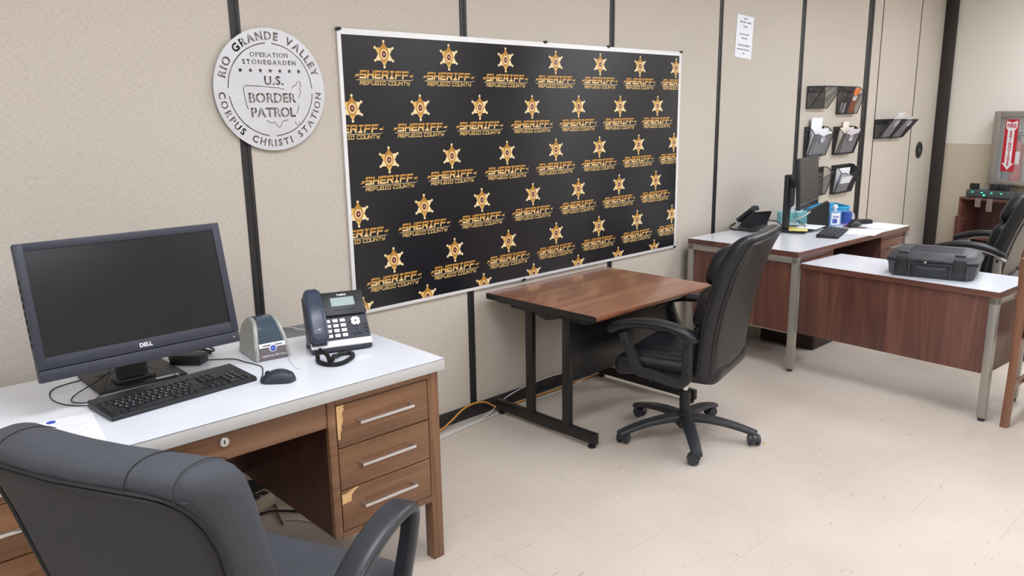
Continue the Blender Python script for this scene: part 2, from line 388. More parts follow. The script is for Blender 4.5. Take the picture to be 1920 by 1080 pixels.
b.flat([(BX0+.016, -.0104, BZ0+.016), (BX1-.022, -.0104, BZ0+.016), (BX1-.022, -.0104, BZ1-.024), (BX0+.016, -.0104, BZ1-.024)], 0)
layer = [0]
def add2(poly, mi, uv=None, y=-.0108):
    if mi in (1, 2): layer[0] = (layer[0]+1) % 60; y = -.01085-layer[0]*.00001
    vs = [bm.verts.new((p[0], y, p[1])) for p in poly]
    f = bm.faces.new(vs); f.material_index = mi
    if uv:
        for lp, u in zip(f.loops, uv): lp[uvl].uv = u
def ell(cx, cz, rx, rz, n=18): return [(cx+rx*math.cos(2*PI*k/n), cz+rz*math.sin(2*PI*k/n)) for k in range(n)]
def logo(cx, cz):
    Ro = .054; hx = [(cx+Ro*math.sin(R(60*k)), cz+Ro*math.cos(R(60*k))) for k in range(6)]
    ri = Ro/math.sqrt(3); inn = [(cx+ri*math.sin(R(60*k+30)), cz+ri*math.cos(R(60*k+30))) for k in range(6)]
    add2(inn, 4, y=-.0107)
    for k in range(6):
        mi = [5, 3, 3, 4, 3, 4][k]; p = [hx[k], inn[k], inn[k-1]]
        add2(p, mi, y=-.0107)
        add2(ell(hx[k][0], hx[k][1], .0062, .0062, 10), 3, y=-.0109)
    add2([(cx+s*a, cz+h) for s, a, h in ((-1, .0, .028), (-1, .016, .033), (-1, .022, .02), (-1, .024, 0), (-1, .018, -.02), (-1, 0, -.036), (1, .018, -.02), (1, .024, 0), (1, .022, .02), (1, .016, .033))], 5, y=-.0109)
    add2(ell(cx, cz, .0178, .0215), 3, y=-.0111); add2(ell(cx, cz, .0125, .0155), 6, y=-.0113)
    add2(ell(cx, cz, .0098, .0122), 5, y=-.0114); add2(ell(cx, cz, .0088, .0112), 6, y=-.0115); add2(ell(cx, cz, .0032, .0038, 8), 7, y=-.0117)
    block_text(add2, 'SHERIFF', cx-.133, cx+.128, cz-.104, cz-.069, .0078, .16, 1)
    block_text(add2, 'REFUGIO COUNTY', cx-.133, cx+.133, cz-.131, cz-.1140, .0034, .15, 2)
    for sg in (-1, 1):
        add2([(cx+.002*sg+sg*.132, cz-.094), (cx+sg*.150, cz-.094+(.0 if sg > 0 else -.003)), (cx+sg*.158, cz-.081 if sg > 0 else cz-.099), (cx+sg*.148, cz-.086), (cx+sg*.134, cz-.086)][::sg], 1, [(0, .2), (0, .3), (0, .9), (0, .8), (0, .8)])
    add2([(cx-.156, cz-.113), (cx-.148, cz-.1105), (cx+.140, cz-.1105), (cx+.151, cz-.107), (cx+.156, cz-.101), (cx+.152, cz-.106), (cx+.141, cz-.1082), (cx-.143, cz-.1082)], 3)
for row in range(6):
    z = 1.8185-.2245*row - (.004 if row == 0 else 0) + (.0035*0)
    z = [1.817, 1.588, 1.361, 1.134, .904, .699][row]
    for k in range(9):
        x = (1.377 if row % 2 == 0 else 1.200)+.3625*k - (.0 if row % 2 == 0 else 0)
        x = (1.377+.3642*k) if row % 2 == 0 else (1.200+.3633*k)
        if x < BX1+.2: logo(x, z)
for co, no in (((BX0+.016, 0, 0), (-1, 0, 0)), ((BX1-.022, 0, 0), (1, 0, 0)), ((0, 0, BZ0+.016), (0, 0, -1)), ((0, 0, BZ1-.024), (0, 0, 1))):
    bmesh.ops.bisect_plane(bm, geom=bm.verts[:]+bm.edges[:]+bm.faces[:], plane_co=co, plane_no=no, clear_outer=True)
for f in bm.faces:
    if f.normal.y > 0: f.normal_flip()
b.obj('print', [M_['banner_black'], M_['print_text'], M_['print_small'], M_['star_light'], M_['star_mid'], M_['star_deep'], M_['seal'], M_['white_ink']], t, smooth=False)
for (x, z) in ((1.153, 1.912), (2.39, 1.917), (2.905, 1.917), (3.612, 1.915), (2.21, .680), (3.6, .684)):
    MB().box((x-.008, -.016, z-.008), (x+.006, -.001, z+.004), .001).box((x-.003, -.016, z-.004), (x+.014, -.001, z+.006), .001).obj('clip', M_['trim_black'], t)

# ------------------------------------------------------------------ laser cut disk
t = thing('metal_disk_sign', 'round laser cut silver metal sign reading BORDER PATROL on the fabric wall', 'sign', (.8345, -.004, 1.661))
def disk():
    cu = bpy.data.curves.new('disk', 'CURVE'); cu.dimensions = '2D'; cu.fill_mode = 'BOTH'; cu.extrude = .0016
    def poly(pts):
        s = cu.splines.new('POLY'); s.points.add(len(pts)-1); s.use_cyclic_u = True
        for p, q in zip(s.points, pts): p.co = (q[0], q[1], 0, 1)
    poly([(.2345*math.cos(2*PI*k/128), .2345*math.sin(2*PI*k/128)) for k in range(128)])
    bars = []
    def glyph(ch, size, M, bold=.0):
        fc = bpy.data.curves.new('g', 'FONT'); fc.body = ch; fc.size = size; fc.align_x = 'CENTER'
        fc.resolution_u = 3; fc.fill_mode = 'NONE'
        o = bpy.data.objects.new('g', fc); C.objects.link(o)
        dg = bpy.context.evaluated_depsgraph_get(); me = bpy.data.meshes.new_from_object(o.evaluated_get(dg))
        # walk the outline loops
        adj = {}
        for e in me.edges: adj.setdefault(e.vertices[0], []).append(e.vertices[1]); adj.setdefault(e.vertices[1], []).append(e.vertices[0])
        seen = set(); xs = []
        for v0 in adj:
            if v0 in seen: continue
            loop = [v0]; seen.add(v0); cur = v0
            while True:
                nx = [a for a in adj[cur] if a not in seen]
                if not nx: break
                cur = nx[0]; seen.add(cur); loop.append(cur)
            if len(loop) > 2:
                xs.append([me.vertices[i].co.copy() for i in loop])
        def inside(p, L):
            c = False
            for a, b_ in zip(L, L[1:]+L[:1]):
                if (a.y > p.y) != (b_.y > p.y) and p.x < (b_.x-a.x)*(p.y-a.y)/(b_.y-a.y)+a.x: c = not c
            return c
        for L in xs:
            hole = sum(inside(L[0], K) for K in xs if K is not L) % 2
            area = sum(a.x*b_.y-b_.x*a.y for a, b_ in zip(L, L[1:]+L[:1])); sg = (1 if area > 0 else -1)*(-.55 if hole else 1); n = len(L); out = []
            for i in range(n):
                d0 = (L[i]-L[i-1]); d1 = (L[(i+1) % n]-L[i]); d0 = d0.normalized() if d0.length else d1.normalized(); d1 = d1.normalized() if d1.length else d0
                nn = Vector((d0.y+d1.y, -d0.x-d1.x, 0)); nn = nn.normalized() if nn.length > 1e-6 else Vector((d0.y, -d0.x, 0))
                q = M @ (L[i]+nn*(bold*sg/max(.6, nn.dot(Vector((d0.y, -d0.x, 0)))))); out.append((q.x, q.y))
            poly(out)
        if len(xs) > 1 and ch.strip():     # stencil bridges
            allx = [v.x for l in xs for v in l]; ally = [v.y for l in xs for v in l]; cx = (min(allx)+max(allx))/2; hw = size*.035
            bars.append([M @ Vector(p) for p in ((cx-hw, min(ally)-.001, 0), (cx+hw, min(ally)-.001, 0), (cx+hw, max(ally)+.001, 0), (cx-hw, max(ally)+.001, 0))])
        bpy.data.objects.remove(o); bpy.data.curves.remove(fc); bpy.data.meshes.remove(me)
    def width(ch, size):
        if ch == ' ': return size*.42
        fc = bpy.data.curves.new('g', 'FONT'); fc.body = ch; fc.size = size; o = bpy.data.objects.new('g', fc); C.objects.link(o)
        me = bpy.data.meshes.new_from_object(o.evaluated_get(bpy.context.evaluated_depsgraph_get())); xs = [v.co.x for v in me.vertices]
        bpy.data.objects.remove(o); bpy.data.curves.remove(fc); bpy.data.meshes.remove(me); return max(xs)-min(xs)
    def spread(s, size, total):
        ws = [width(c, size) for c in s]; gap = (total-sum(ws))/(len(s)-1); x = 0; out = []
        for w_ in ws: out.append(x+w_/2); x += w_+gap
        return out
    def arc_text(s, rad, a0, a1, size, inward, bold):
        L = spread(s, size, abs(R(a1-a0))*rad)
        for ch, u in zip(s, L):
            if ch == ' ': continue
            a = R(a0)+(u/rad)*(1 if a1 > a0 else -1)
            M = Matrix.Translation((rad*math.cos(a), rad*math.sin(a), 0)) @ Matrix.Rotation(a-PI/2 if inward else a+PI/2, 4, 'Z') @ Matrix.Translation((0, -size*.34, 0))
            glyph(ch, size, M, bold)
    arc_text('RIO GRANDE VALLEY', .205, 167, 17, .041, True, .0018)
    arc_text('CORPUS CHRISTI STATION', .205, 183, 357, .037, False, .0013)
    def line_text(s, cx, cy, size, total, bold):
        for ch, u in zip(s, spread(s, size, total)):
            if ch != ' ': glyph(ch, size, Matrix.Translation((cx-total/2+u, cy-size*.34, 0)), bold)
    line_text('OPERATION', 0, .133, .024, .158, .0008); line_text('STONEGARDEN', 0, .105, .024, .222, .0009)
    line_text('U.S.', .012, .036, .046, .078, .0016)
    line_text('BORDER', 0, -.030, .050, .196, .0018); line_text('PATROL', .000, -.086, .050, .186, .0018)
    for k in range(7):
        cx, cy = -.123+.041*k, .073
        poly([(cx+(.011 if j % 2 == 0 else .0044)*math.sin(PI*j/5), cy+(.011 if j % 2 == 0 else .0044)*math.cos(PI*j/5)) for j in range(10)])
    def slot(pts, wd=.0030):
        P = [Vector((x, y)) for x, y in pts]; l, r = [], []
        for i, p in enumerate(P):
            d = (P[min(i+1, len(P)-1)]-P[max(i-1, 0)]).normalized(); nn = Vector((-d.y, d.x))*wd/2
            l.append(p+nn); r.append(p-nn)
        poly([(p.x, p.y) for p in l+r[::-1]])
    for a0, a1 in ((94, 178), (2, 86), (188, 262), (272, 356)):
        slot([(.177*math.cos(R(a0+(a1-a0)*k/40)), .177*math.sin(R(a0+(a1-a0)*k/40))) for k in range(41)], .004)
    slot([(-.103, -.075), (-.109, -.058), (-.115, -.02), (-.117, .005), (-.113, .012)])
    slot([(-.110, .016), (-.06, .0145), (-.02, .012), (.012, .009), (.028, .010), (.042, .004), (.054, .004)])
    slot([(.088, .006), (.094, .017), (.106, .019), (.114, .034), (.124, .034), (.128, .015), (.120, .004), (.126, -.008), (.118, -.022), (.116, -.03)])
    slot([(.111, -.058), (.113, -.068), (.106, -.080), (.103, -.092)])
    slot([(-.03, -.118), (-.012, -.127), (.0, -.123), (.010, -.135), (.022, -.145), (.028, -.141), (.034, -.123), (.048, -.119), (.062, -.116)])
    slot([(.092, -.123), (.096, -.134), (.106, -.141), (.112, -.134), (.108, -.122)])
    o = bpy.data.objects.new('d', cu); C.objects.link(o); dg = bpy.context.evaluated_depsgraph_get()
    me = bpy.data.meshes.new_from_object(o.evaluated_get(dg)); tb = bmesh.new(); tb.from_mesh(me)
    bpy.data.objects.remove(o); bpy.data.curves.remove(cu); bpy.data.meshes.remove(me)
    b = MB(); FM = face_m((0, -.012, 0), (1, 0, 0), (0, 0, 1)); b.merge(tb, FM)
    for q in bars: b.prism([(p.x, p.y) for p in q], lambda u, v, tt: (u, -.012+tt, v), -.0015, .0015)
    return b
disk().obj('plate', M_['alu'], t, smooth=False)
for a in (0, 120, 240):
    MB().cyl((.1*math.cos(R(a+10)), -.010, .19*math.sin(R(a+40))), (.1*math.cos(R(a+10)), 0, .19*math.sin(R(a+40))), .004).obj('standoff', M_['trim_black'], t)

# ------------------------------------------------------------------ near desk
def bar_handle(par, x0, x1, z, y, mt=None):
    b = MB(); mt = mt or M_['chrome']
    b.box((x0, y-.030, z-.005), (x1, y-.022, z+.005), .0015)
    for x in (x0, x1-.008): b.box((x, y-.026, z-.005), (x+.012 if x == x0 else x+.008, y, z+.005), .0012)
    return b.obj('handle', mt, par)
t = thing('office_desk', 'walnut double pedestal desk with white laminate top against the fabric wall, chipped drawer fronts', 'desk', (-.607, -.937, 0), -.011)
b = MB(); b.box((0, 0, .703), (1.52, .757, .7415), .001, 0); b.box((-.0002, -.0002, .7408), (1.5202, .7572, .7421), 0, 2); b.box((.0, .0, .7422), (1.52, .757, .7434), 0, 1)
b.obj('desktop', [M_['lam_edge'], M_['laminate'], M_['dark']], t)
for x in (.022, 1.453):
    for y in (.012, .70):
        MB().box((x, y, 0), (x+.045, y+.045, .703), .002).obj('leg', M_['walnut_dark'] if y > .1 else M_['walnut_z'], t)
for side in (0, 1):
    X = (lambda v: v-.014) if side else (lambda v: 1.534-v)
    def bx(b, a, c, bev=0, mi=0):
        x0, x1 = sorted((X(a[0]), X(c[0]))); return b.box((x0, a[1], a[2]), (x1, c[1], c[2]), bev, mi)
    c = MB()
    bx(c, (1.085, .013, .235), (1.105, .70, .703), 0, 0)          # inner side
    bx(c, (1.485, .057, .235), (1.500, .70, .703), 0, 0)
    bx(c, (1.105, .66, .235), (1.485, .675, .703), 0, 0); bx(c, (1.105, .035, .235), (1.485, .66, .25), 0, 0)
    bx(c, (1.105, .05, .25), (1.485, .052, .685), 0, 1)
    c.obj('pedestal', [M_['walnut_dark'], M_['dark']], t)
    c = MB(); bx(c, (1.083, .010, .235), (1.110, .03, .703), .0015); bx(c, (1.112, .012, .682), (1.467, .035, .703), 0); bx(c, (1.112, .012, .228), (1.467, .035, .250), 0)
    c.obj('face_frame', M_['walnut_x'], t)
    for k, (z0, z1) in enumerate(((.5385, .679), (.3955, .5345), (.253, .3915))):
        d = MB(); bx(d, (1.114, .012, z0), (1.464, .032, z1), .001)
        mats = [M_['walnut_x'], M_['bare']]
        if side and k == 0: d.prism([(1.1145, z1-.001), (1.144, z1-.001), (1.137, z1-.009), (1.142, z1-.014), (1.133, z1-.028), (1.136, z1-.05), (1.128, z1-.072), (1.130, z1-.078), (1.124, z1-.095), (1.124, z1-.11), (1.1145, z1-.112)], lambda u, v, q: (u-.014, .0122-q, v), 0, .0008, 1)
        if side and k == 2: d.prism([(1.1145, z1-.045), (1.1145, z1-.012), (1.135, z1-.010), (1.165, z1+0), (1.178, z1-.003), (1.16, z1-.012), (1.15, z1-.022), (1.148, z1-.043)], lambda u, v, q: (u-.014, .0122-q, v), 0, .0008, 1)
        o = d.obj('drawer', mats, t)
        xs = sorted((X(1.182), X(1.390))); bar_handle(o, xs[0], xs[1], (z0+z1)/2+.006, .012)
d = MB().box((.4505, .014, .617), (1.0685, .034, .702), .001).obj('centre_drawer', M_['walnut_x'], t)
MB().cyl((.745, .014, .672), (.745, .008, .672), .0135, n=24, bev=.001).box((.7435, .0072, .666), (.7465, .009, .678), 0, 1).obj('lock', [M_['chrome'], M_['dark']], d)
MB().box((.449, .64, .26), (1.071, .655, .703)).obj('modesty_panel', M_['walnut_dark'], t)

# ------------------------------------------------------------------ brown table
t = thing('training_table', 'brown wood laminate table with black steel frame under the backdrop', 'table', (1.914, -.783, 0), .006)
W, D, H = .938, .731, .664
prof = [(D, H), (.012, H), (.004, H-.003), (0, H-.011), (.001, H-.020), (.006, H-.026), (.014, H-.029), (.02, H-.03), (D, H-.03)]
MB().prism(prof, lambda u, v, q: (q, u, v), .0015, W-.0015, 0).obj('tabletop', M_['table_wood'], t)
b = MB()
for x in (0, W-.002):
    b.prism([(D, H-.001), (.012, H-.001), (.004, H-.006), (.002, H-.014), (.006, H-.027), (.014, H-.030), (D, H-.031)], lambda u, v, q: (x+q, u, v), 0, .002)
b.box((0, D, H-.031), (W, D+.003, H-.001)); b.obj('edge_band', M_['black_metal'], t)
b = MB(); b.box((.02, .24, H-.042), (W-.02, D-.06, H-.03)); b.obj('underframe', M_['black_metal'], t)
for sx, xx in ((1, .063), (-1, .893)):
    b = MB(); b.box((xx-.014, .045, .022), (xx+.014, .735, .076), .003)
    for y in (.232, .480): b.box((xx-.0125, y-.025, .072), (xx+.0125, y+.025, H-.06), .003)
    b.box((xx-.02, .09, H-.062), (xx+.02, .60, H-.040), .002)
    b.prism([(.26, H-.062), (.46, H-.062), (.40, H-.080), (.36, H-.088), (.32, H-.080)], lambda u, v, q: (xx-.01+q, u, v), 0, .02)
    f = b.obj('leg_frame', M_['black_metal'], t)
    for y in (.075, .705):
        MB().cyl((xx, y, 0), (xx, y, .014), .019, n=16, bev=.003).cyl((xx, y, .012), (xx, y, .024), .006, n=8).obj('leveller', M_['black_metal'], f)
MB().box((.0765, .222, .288), (.880, .240, H-.064), .001).obj('modesty_panel', M_['black_metal'], t)

# ------------------------------------------------------------------ far desk and its return
t = thing('executive_desk', 'reddish wood desk with white top and grey steel legs, holding the far monitor', 'desk', (3.643, -.854, 0), -.043)
W, D, H = 1.515, .787, .738
b = MB(); b.box((0, 0, H-.034), (W, D, H-.0015), .001); b.box((.001, .001, H-.0016), (W-.001, D-.001, H), 0, 1)
b.obj('desktop', [M_['mahog_x'], M_['laminate']], t)
for x in (.002, W-.042):
    b = MB(); b.box((x, .002, H-.072), (x+.04, D-.002, H-.034), .001)
    for y in (.002, D-.042): b.box((x, y, .018), (x+.04, y+.040, H-.036), .0015)
    f = b.obj('leg_frame', M_['gray_leg'], t)
    for y in (.022, D-.022): MB().cyl((x+.02, y, 0), (x+.02, y, .02), .016, n=16, bev=.003).obj('glide', M_['base_plastic'], f)
    MB().box((x+.016, .044, .238), (x+.034, D-.044, H-.074)).box((x+.012, .044, .234), (x+.036, D-.044, .239), 0, 1).obj('side_panel', [M_['mahog_z'], M_['gray_leg']], t)
for x0, x1 in ((.044, .45), (1.11, W-.044)):
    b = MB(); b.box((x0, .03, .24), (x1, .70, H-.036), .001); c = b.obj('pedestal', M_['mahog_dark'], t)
    zs = (H-.06, .50, .37, .24) if x0 > 1 else (H-.06, .50, .37, .24)
    for z1, z0 in zip(zs, zs[1:]):
        d = MB().box((x0+.004, .012, z0+.003), (x1-.004, .032, z1-.003), .001).obj('drawer', M_['mahog_x'], c)
        bar_handle(d, x0+.09, x1-.09, (z0+z1)/2+.03, .012, M_['steel'])
    MB().box((x0, .014, H-.06), (x1, .03, H-.036)).obj('rail', M_['mahog_x'], t)
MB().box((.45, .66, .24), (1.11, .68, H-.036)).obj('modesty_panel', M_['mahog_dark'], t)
t = thing('desk_return', 'low white topped side return with wide wood panel and steel legs, carrying the black case', 'desk', (3.658, -.862, 0), -.073-PI/2)
W, D, H = 1.060, .466, .672
b = MB(); b.box((0, 0, H-.032), (W, D, H-.0015), .001); b.box((.001, .001, H-.0016), (W-.001, D-.001, H), 0, 1)
b.obj('desktop', [M_['mahog_x'], M_['laminate']], t)
MB().box((.004, .014, .245), (W-.042, .032, H-.032), .001).obj('modesty_panel', M_['mahog_z'], t)
b = MB(); b.box((W-.042, .002, H-.066), (W-.004, D-.004, H-.032), .001)
for y in (.002, D-.042): b.box((W-.042, y, .018), (W-.004, y+.038, H-.034), .0015)
f = b.obj('leg_frame', M_['gray_leg'], t)
for y in (.021, D-.023): MB().cyl((W-.023, y, 0), (W-.023, y, .02), .017, n=16, bev=.003).obj('glide', M_['base_plastic'], f)
MB().box((W-.038, .042, .245), (W-.024, D-.044, H-.068)).obj('end_panel', M_['mahog_z'], t)
tag(MB().box((4.16, -.74, 0), (4.50, -.36, .235), .004).box((4.155, -.745, .225), (4.505, -.355, .232), .002).obj('floor_box', mat('floor_box_brown', (44, 28, 27), .5)), 'dark brown box on the floor beneath the far desk', 'box')

# ------------------------------------------------------------------ swivel chairs
def star_base(t, mt, ang0, rad=.326, hz=.105):
    b = MB(); b.cyl((0, 0, hz-.045), (0, 0, hz+.02), .045, .036, n=24, bev=.005)
    b.cyl((0, 0, .045), (0, 0, hz-.04), .028, n=16)
    for k in range(5):
        a = ang0+k*2*PI/5; d = Vector((math.cos(a), math.sin(a), 0)); s = Vector((-d.y, d.x, 0)); rg = []
        for q in range(9):
            u = q/8; r = .02+(rad-.02+.018)*u; wd = .034-.010*u; top = hz+.012-.052*u**1.9+.004*math.sin(PI*u); th = .036-.010*u
            c = d*r; rg.append([c+s*(wd*x)+Vector((0, 0, top-th/2+th/2*z)) for x, z in rrect(1, 1, .6, 2)])
        b.rings(rg)
    b.obj('star_base', mt, t)
    for k in range(5):
        a = ang0+k*2*PI/5; c = Vector((rad*math.cos(a), rad*math.sin(a), 0)); sp = a+R(60+35*k)
        ax = Vector((math.cos(sp), math.sin(sp), 0)); fw = Vector((-ax.y, ax.x, 0))
        b = MB(); w0 = c+fw*.012+Vector((0, 0, .0265))
        for sg in (-1, 1):
            b.cyl(w0+ax*(sg*.009), w0+ax*(sg*.028), .0265, n=24, bev=.004)
        b.cyl(w0-ax*.01, w0+ax*.01, .008, n=10); b.cyl(c+Vector((0, 0, .03)), c+Vector((0, 0, .062)), .011, n=12)
        hood = [w0+ax*0+fw*(.028*math.cos(R(x)))+Vector((0, 0, .028*math.sin(R(x)))) for x in range(0, 181, 20)]
        b.tube(hood, 1, prof=[(-.010, -.003), (.010, -.003), (.010, .003), (-.010, .003)], up=ax)
        b.obj('caster', mt, t)
def arm(t, side, path, mt, pad_mt, x, px=.022, th=.020, pad=None, padw=.034, name='armrest'):
    b = MB(); prof = [(u*px, v*th) for u, v in rrect(1, 1, .5, 2)]
    b.tube([(side*x, p[0], p[1]) for p in path], 1, prof=prof, up=(1, 0, 0)); o = b.obj(name, mt, t)
    if pad:
        pr = rrect(1, 1, .7, 3); b = MB(); pts = spline([(side*x, p[0], p[1]) for p in pad], 6); n = len(pts)
        rg = []
        for i, p in enumerate(pts):
            u = i/(n-1); e = min(1, math.sqrt(max(0, 1-(2*u-1)**6))+.12)
            d = (pts[min(i+1, n-1)]-pts[max(i-1, 0)]).normalized(); nn = Vector((1, 0, 0)).cross(d)
            rg.append([p+Vector((padw*e*a_, 0, 0))+nn*(.021*e*b_) for a_, b_ in pr])
        b.rings(rg); b.obj('arm_pad', pad_mt, o)
    return o
def exec_chair(label, loc, rz, seat_mt, shell_mt, frame_mt, base_mt, star0, variant, group=None, seat_z=.50, tilt=.17, top=1.08, yback=0, armz=0):
    t = thing('executive_chair', label, 'chair', loc, rz, group)
    star_base(t, base_mt, star0)
    MB().cyl((0, 0, .12), (0, 0, .235), .026, n=20, bev=.002).cyl((0, 0, .23), (0, 0, .34), .0155, n=16, mi=1).obj('gas_column', [M_['black_plastic'], M_['chrome']], t)
    MB().box((-.11, -.14, .335), (.11, .14, .375), .008).box((-.07, -.10, .315), (.07, .10, .34), .006).obj('tilt_mechanism', M_['black_metal'], t)
    MB().tube([(.05, .02, .33), (.18, .03, .335), (.28, .03, .325)], .006).tube([(.26, .03, .327), (.31, .03, .322)], .010).obj('lever', M_['black_plastic'], t)
    # seat
    def sw(p):
        y = p.y; p = p.copy(); p.x *= 1+.06*(y/.26); p.z += -.028*max(0, (y-.12)/.14)**2*1.0; p.z += -.012*math.cos(PI*min(1, abs(p.x)/.26)*.5)*(1 if p.z > 0 else 0)
        return p+Vector((0, .02, seat_z-.055))
    b = MB().cushion((.50, .50, .115), .05, sw, 12); s = b.obj('seat', seat_mt, t)
    if variant == 'leather':
        for sx in (-1, 1): MB().cushion((.10, .46, .06), .028, lambda p, sx=sx: p+Vector((sx*.185, .02, seat_z-.018-.028*max(0, (p.y-.08)/.14)**2)), 8).obj('seat_bolster', seat_mt, s)
        MB().cushion((.27, .44, .055), .026, lambda p: p+Vector((0, .03, seat_z-.022-.028*max(0, (p.y-.10)/.14)**2)), 8).obj('seat_pad', seat_mt, s)
    # back
    z0, z1 = seat_z-.085, top; hh = z1-z0
    def bw(thick, yo=0, wsc=1):
        def f(p):
            u = (p.z+hh/2)/hh            # 0 bottom .. 1 top
            x = p.x*wsc*(.97+.05*math.sin(PI*min(1, u*1.1))-.07*max(0, u-.75)/.25)
            y = -.215 + yback - tilt*u + .055*math.sin(PI*u)*.6 - .02*max(0, (u-.8)/.2)**2 + .030*(abs(x)/.25)**2*.6
            return Vector((x, y+p.y+yo, z0+u*hh))
        return f
    if variant == 'leather':
        b = MB().cushion((.53, .085, hh), .045, bw(0), 14); bk = b.obj('backrest', seat_mt, t)
        MB().cushion((.485, .03, hh-.05), .014, lambda p: bw(0, -.042)(Vector((p.x, p.y, p.z*.985))), 12).obj('rear_shell', shell_mt, bk)
        loop = []
        for k in range(60):
            a = 2*PI*k/60; ca, sa = math.cos(a), math.sin(a)
            px_, pz_ = .241*math.copysign(abs(ca)**.30, ca), (hh/2-.030)*math.copysign(abs(sa)**.30, sa)
            loop.append(bw(0, -.052)(Vector((px_, 0, pz_))))
        MB().tube(loop+[loop[0]], .0032, 6).obj('piping', M_['piping'], bk)
        for sx in (-1, 1):      # side seam
            MB().tube([bw(0, 0)(Vector((sx*.2655, .01, -hh/2+.04+(hh-.09)*k/20))) for k in range(21)], .003, 6).obj('piping', M_['piping'], bk)
        b = MB().cushion((.36, .12, .19), .055, lambda p: bw(0, .062)(Vector((p.x*(1-.12*(p.z/.095)**2), p.y, p.z+hh/2-.155))), 10); b.obj('head_pillow', seat_mt, bk)
        b = MB().cushion((.38, .11, .20), .05, lambda p: bw(0, .058)(Vector((p.x, p.y, p.z+hh/2-.345))), 10); b.obj('back_pillow', seat_mt, bk)
        b = MB().cushion((.38, .10, .18), .045, lambda p: bw(0, .050)(Vector((p.x, p.y, p.z+hh/2-.525))), 10); b.obj('lumbar_pillow', seat_mt, bk)
        b = MB().cushion((.44, .05, .06), .02, lambda p: p+Vector((0, -.18+yback, z0+.01)), 5); b.obj('back_support', frame_mt, bk)
        for sd in (-1, 1):
            path = [(y_, z_+armz) for y_, z_ in ((.20, .605), (.18, .55), (.14, .47), (.115, .43), (.06, .425), (-.02, .41), (-.075, .405), (-.105, .43), (-.108, .48), (-.110, .60))]
            path = [(p.x, p.y) for p in spline([(a_, b_, 0) for a_, b_ in path], 5)]
            pad = [(y_, z_+armz) for y_, z_ in ((.275, .600), (.245, .625), (.18, .648), (.10, .662), (.0, .660), (-.09, .640), (-.155, .605))]
            o = arm(t, sd, path, frame_mt, seat_mt, .287, .017, .023, pad, .036)
            if armz > 0: MB().tube(spline([(sd*.300, a_, b_-.022) for a_, b_ in pad[1:]], 5), .011, 8).obj('silver_rail', frame_mt, o)
            for yy, zz in ((-.108, .45+armz), (-.109, .58+armz), (.05, .404+armz)): MB().cyl((sd*.303, yy, zz), (sd*.3065, yy, zz), .009, n=12).obj('bolt', M_['black_metal'], o)
    return t
exec_chair('black leather swivel chair with stitched pillows, tucked at the brown wood table', (2.40, -.935, 0), R(14), M_['leather'], M_['shell'], M_['black_plastic'], M_['base_plastic'], R(8-14), 'leather', seat_z=.465, tilt=.15, top=1.04, yback=.045, armz=-.035)
c3 = exec_chair('worn black leather swivel chair with silver arms behind the desk return, near the bookcase', (4.97, -1.48, 0), R(4), M_['leather'], mat('taupe_shell', (112, 106, 100), .5), M_['steel'], M_['base_plastic'], R(30), 'leather', top=1.10, tilt=.20, seat_z=.52, yback=.14, armz=.055)
# cracked piping and peeling arm on the far chair
M_['peel'] = mat('peeled_leather', (176, 168, 158), .8, vary=.35, vscale=60)
bk = [o for o in C.objects if o.parent == c3 and o.name.startswith('backrest')][0]
MB().tube([(-.246, -.11-.13*k/8, .78+.29*k/8) for k in range(4, 9)]+[(-.20, -.265, 1.095), (-.1, -.28, 1.103)], .008, 6).obj('peeling_edge', M_['peel'], bk)

# near chair, fabric
t = thing('task_chair', 'charcoal fabric swivel chair with grey plastic arms in front of the near desk', 'chair', (-.022, -1.405, 0), R(24-90))
star_base(t, M_['base_plastic'], R(20))
MB().cyl((0, 0, .12), (0, 0, .235), .026, n=20).cyl((0, 0, .23), (0, 0, .37), .0155, n=16, mi=1).obj('gas_column', [M_['black_plastic'], M_['chrome']], t)
MB().box((-.11, -.16, .365), (.11, .14, .40), .008).obj('tilt_mechanism', M_['black_metal'], t)
def sw(p):
    p = p.copy(); k = (p.y+.25)/.5; p.x *= .96+.08*k-.10*max(0, k-.7)**2/.09*.6; p.z -= .05*max(0, (p.y-.10)/.15)**2; return p+Vector((0, .045, .46))
s = MB().cushion((.50, .50, .10), .048, sw, 14).obj('seat', M_['fabric'], t)
z0, z1 = .42, 1.012; hh = z1-z0
def bwarp(p, yo=0):
    u = (p.z+hh/2)/hh; wl = .90+.10*min(1, u*1.6)-.015*max(0, (u-.85)/.15)**2
    x = p.x*wl; y = -.20-.155*u-.02*max(0, (u-.75)/.25)**2+.035*(x/.25)**2
    return Vector((x, y+p.y+yo, z0+u*hh-.010*(abs(x)/.25)**3*u))
def bthick(p):   # thicker rolled top
    u = (p.z+hh/2)/hh; k = 1+.25*max(0, (u-.7)/.3)
    return bwarp(Vector((p.x, p.y*k, p.z)))
bk = MB().cushion((.545, .12, hh), .055, bthick, 16).obj('backrest', M_['fabric'], t)
kk = lambda z_: 1+.25*max(0, ((z_+hh/2)/hh-.7)/.3)
MB().cushion((.505, .03, hh-.052), .013, lambda p: bwarp(Vector((p.x, p.y, p.z-.016)), -.050*kk(p.z-.016)), 14).obj('rear_panel', M_['fabric_back'], bk)
for off, rr in ((0, .0045), (.010, .0035)):
    loop = []
    for k in range(72):
        a = 2*PI*k/72; ca, sa = math.cos(a), math.sin(a)
        zz_ = -.016+(hh/2-.030+off)*math.copysign(abs(sa)**.24, sa); loop.append(bwarp(Vector(((.250+off)*math.copysign(abs(ca)**.24, ca), 0, zz_)), -.0635*kk(zz_)+off*.35))
    MB().tube(loop+[loop[0]], rr, 6).obj('piping', M_['piping'], bk)
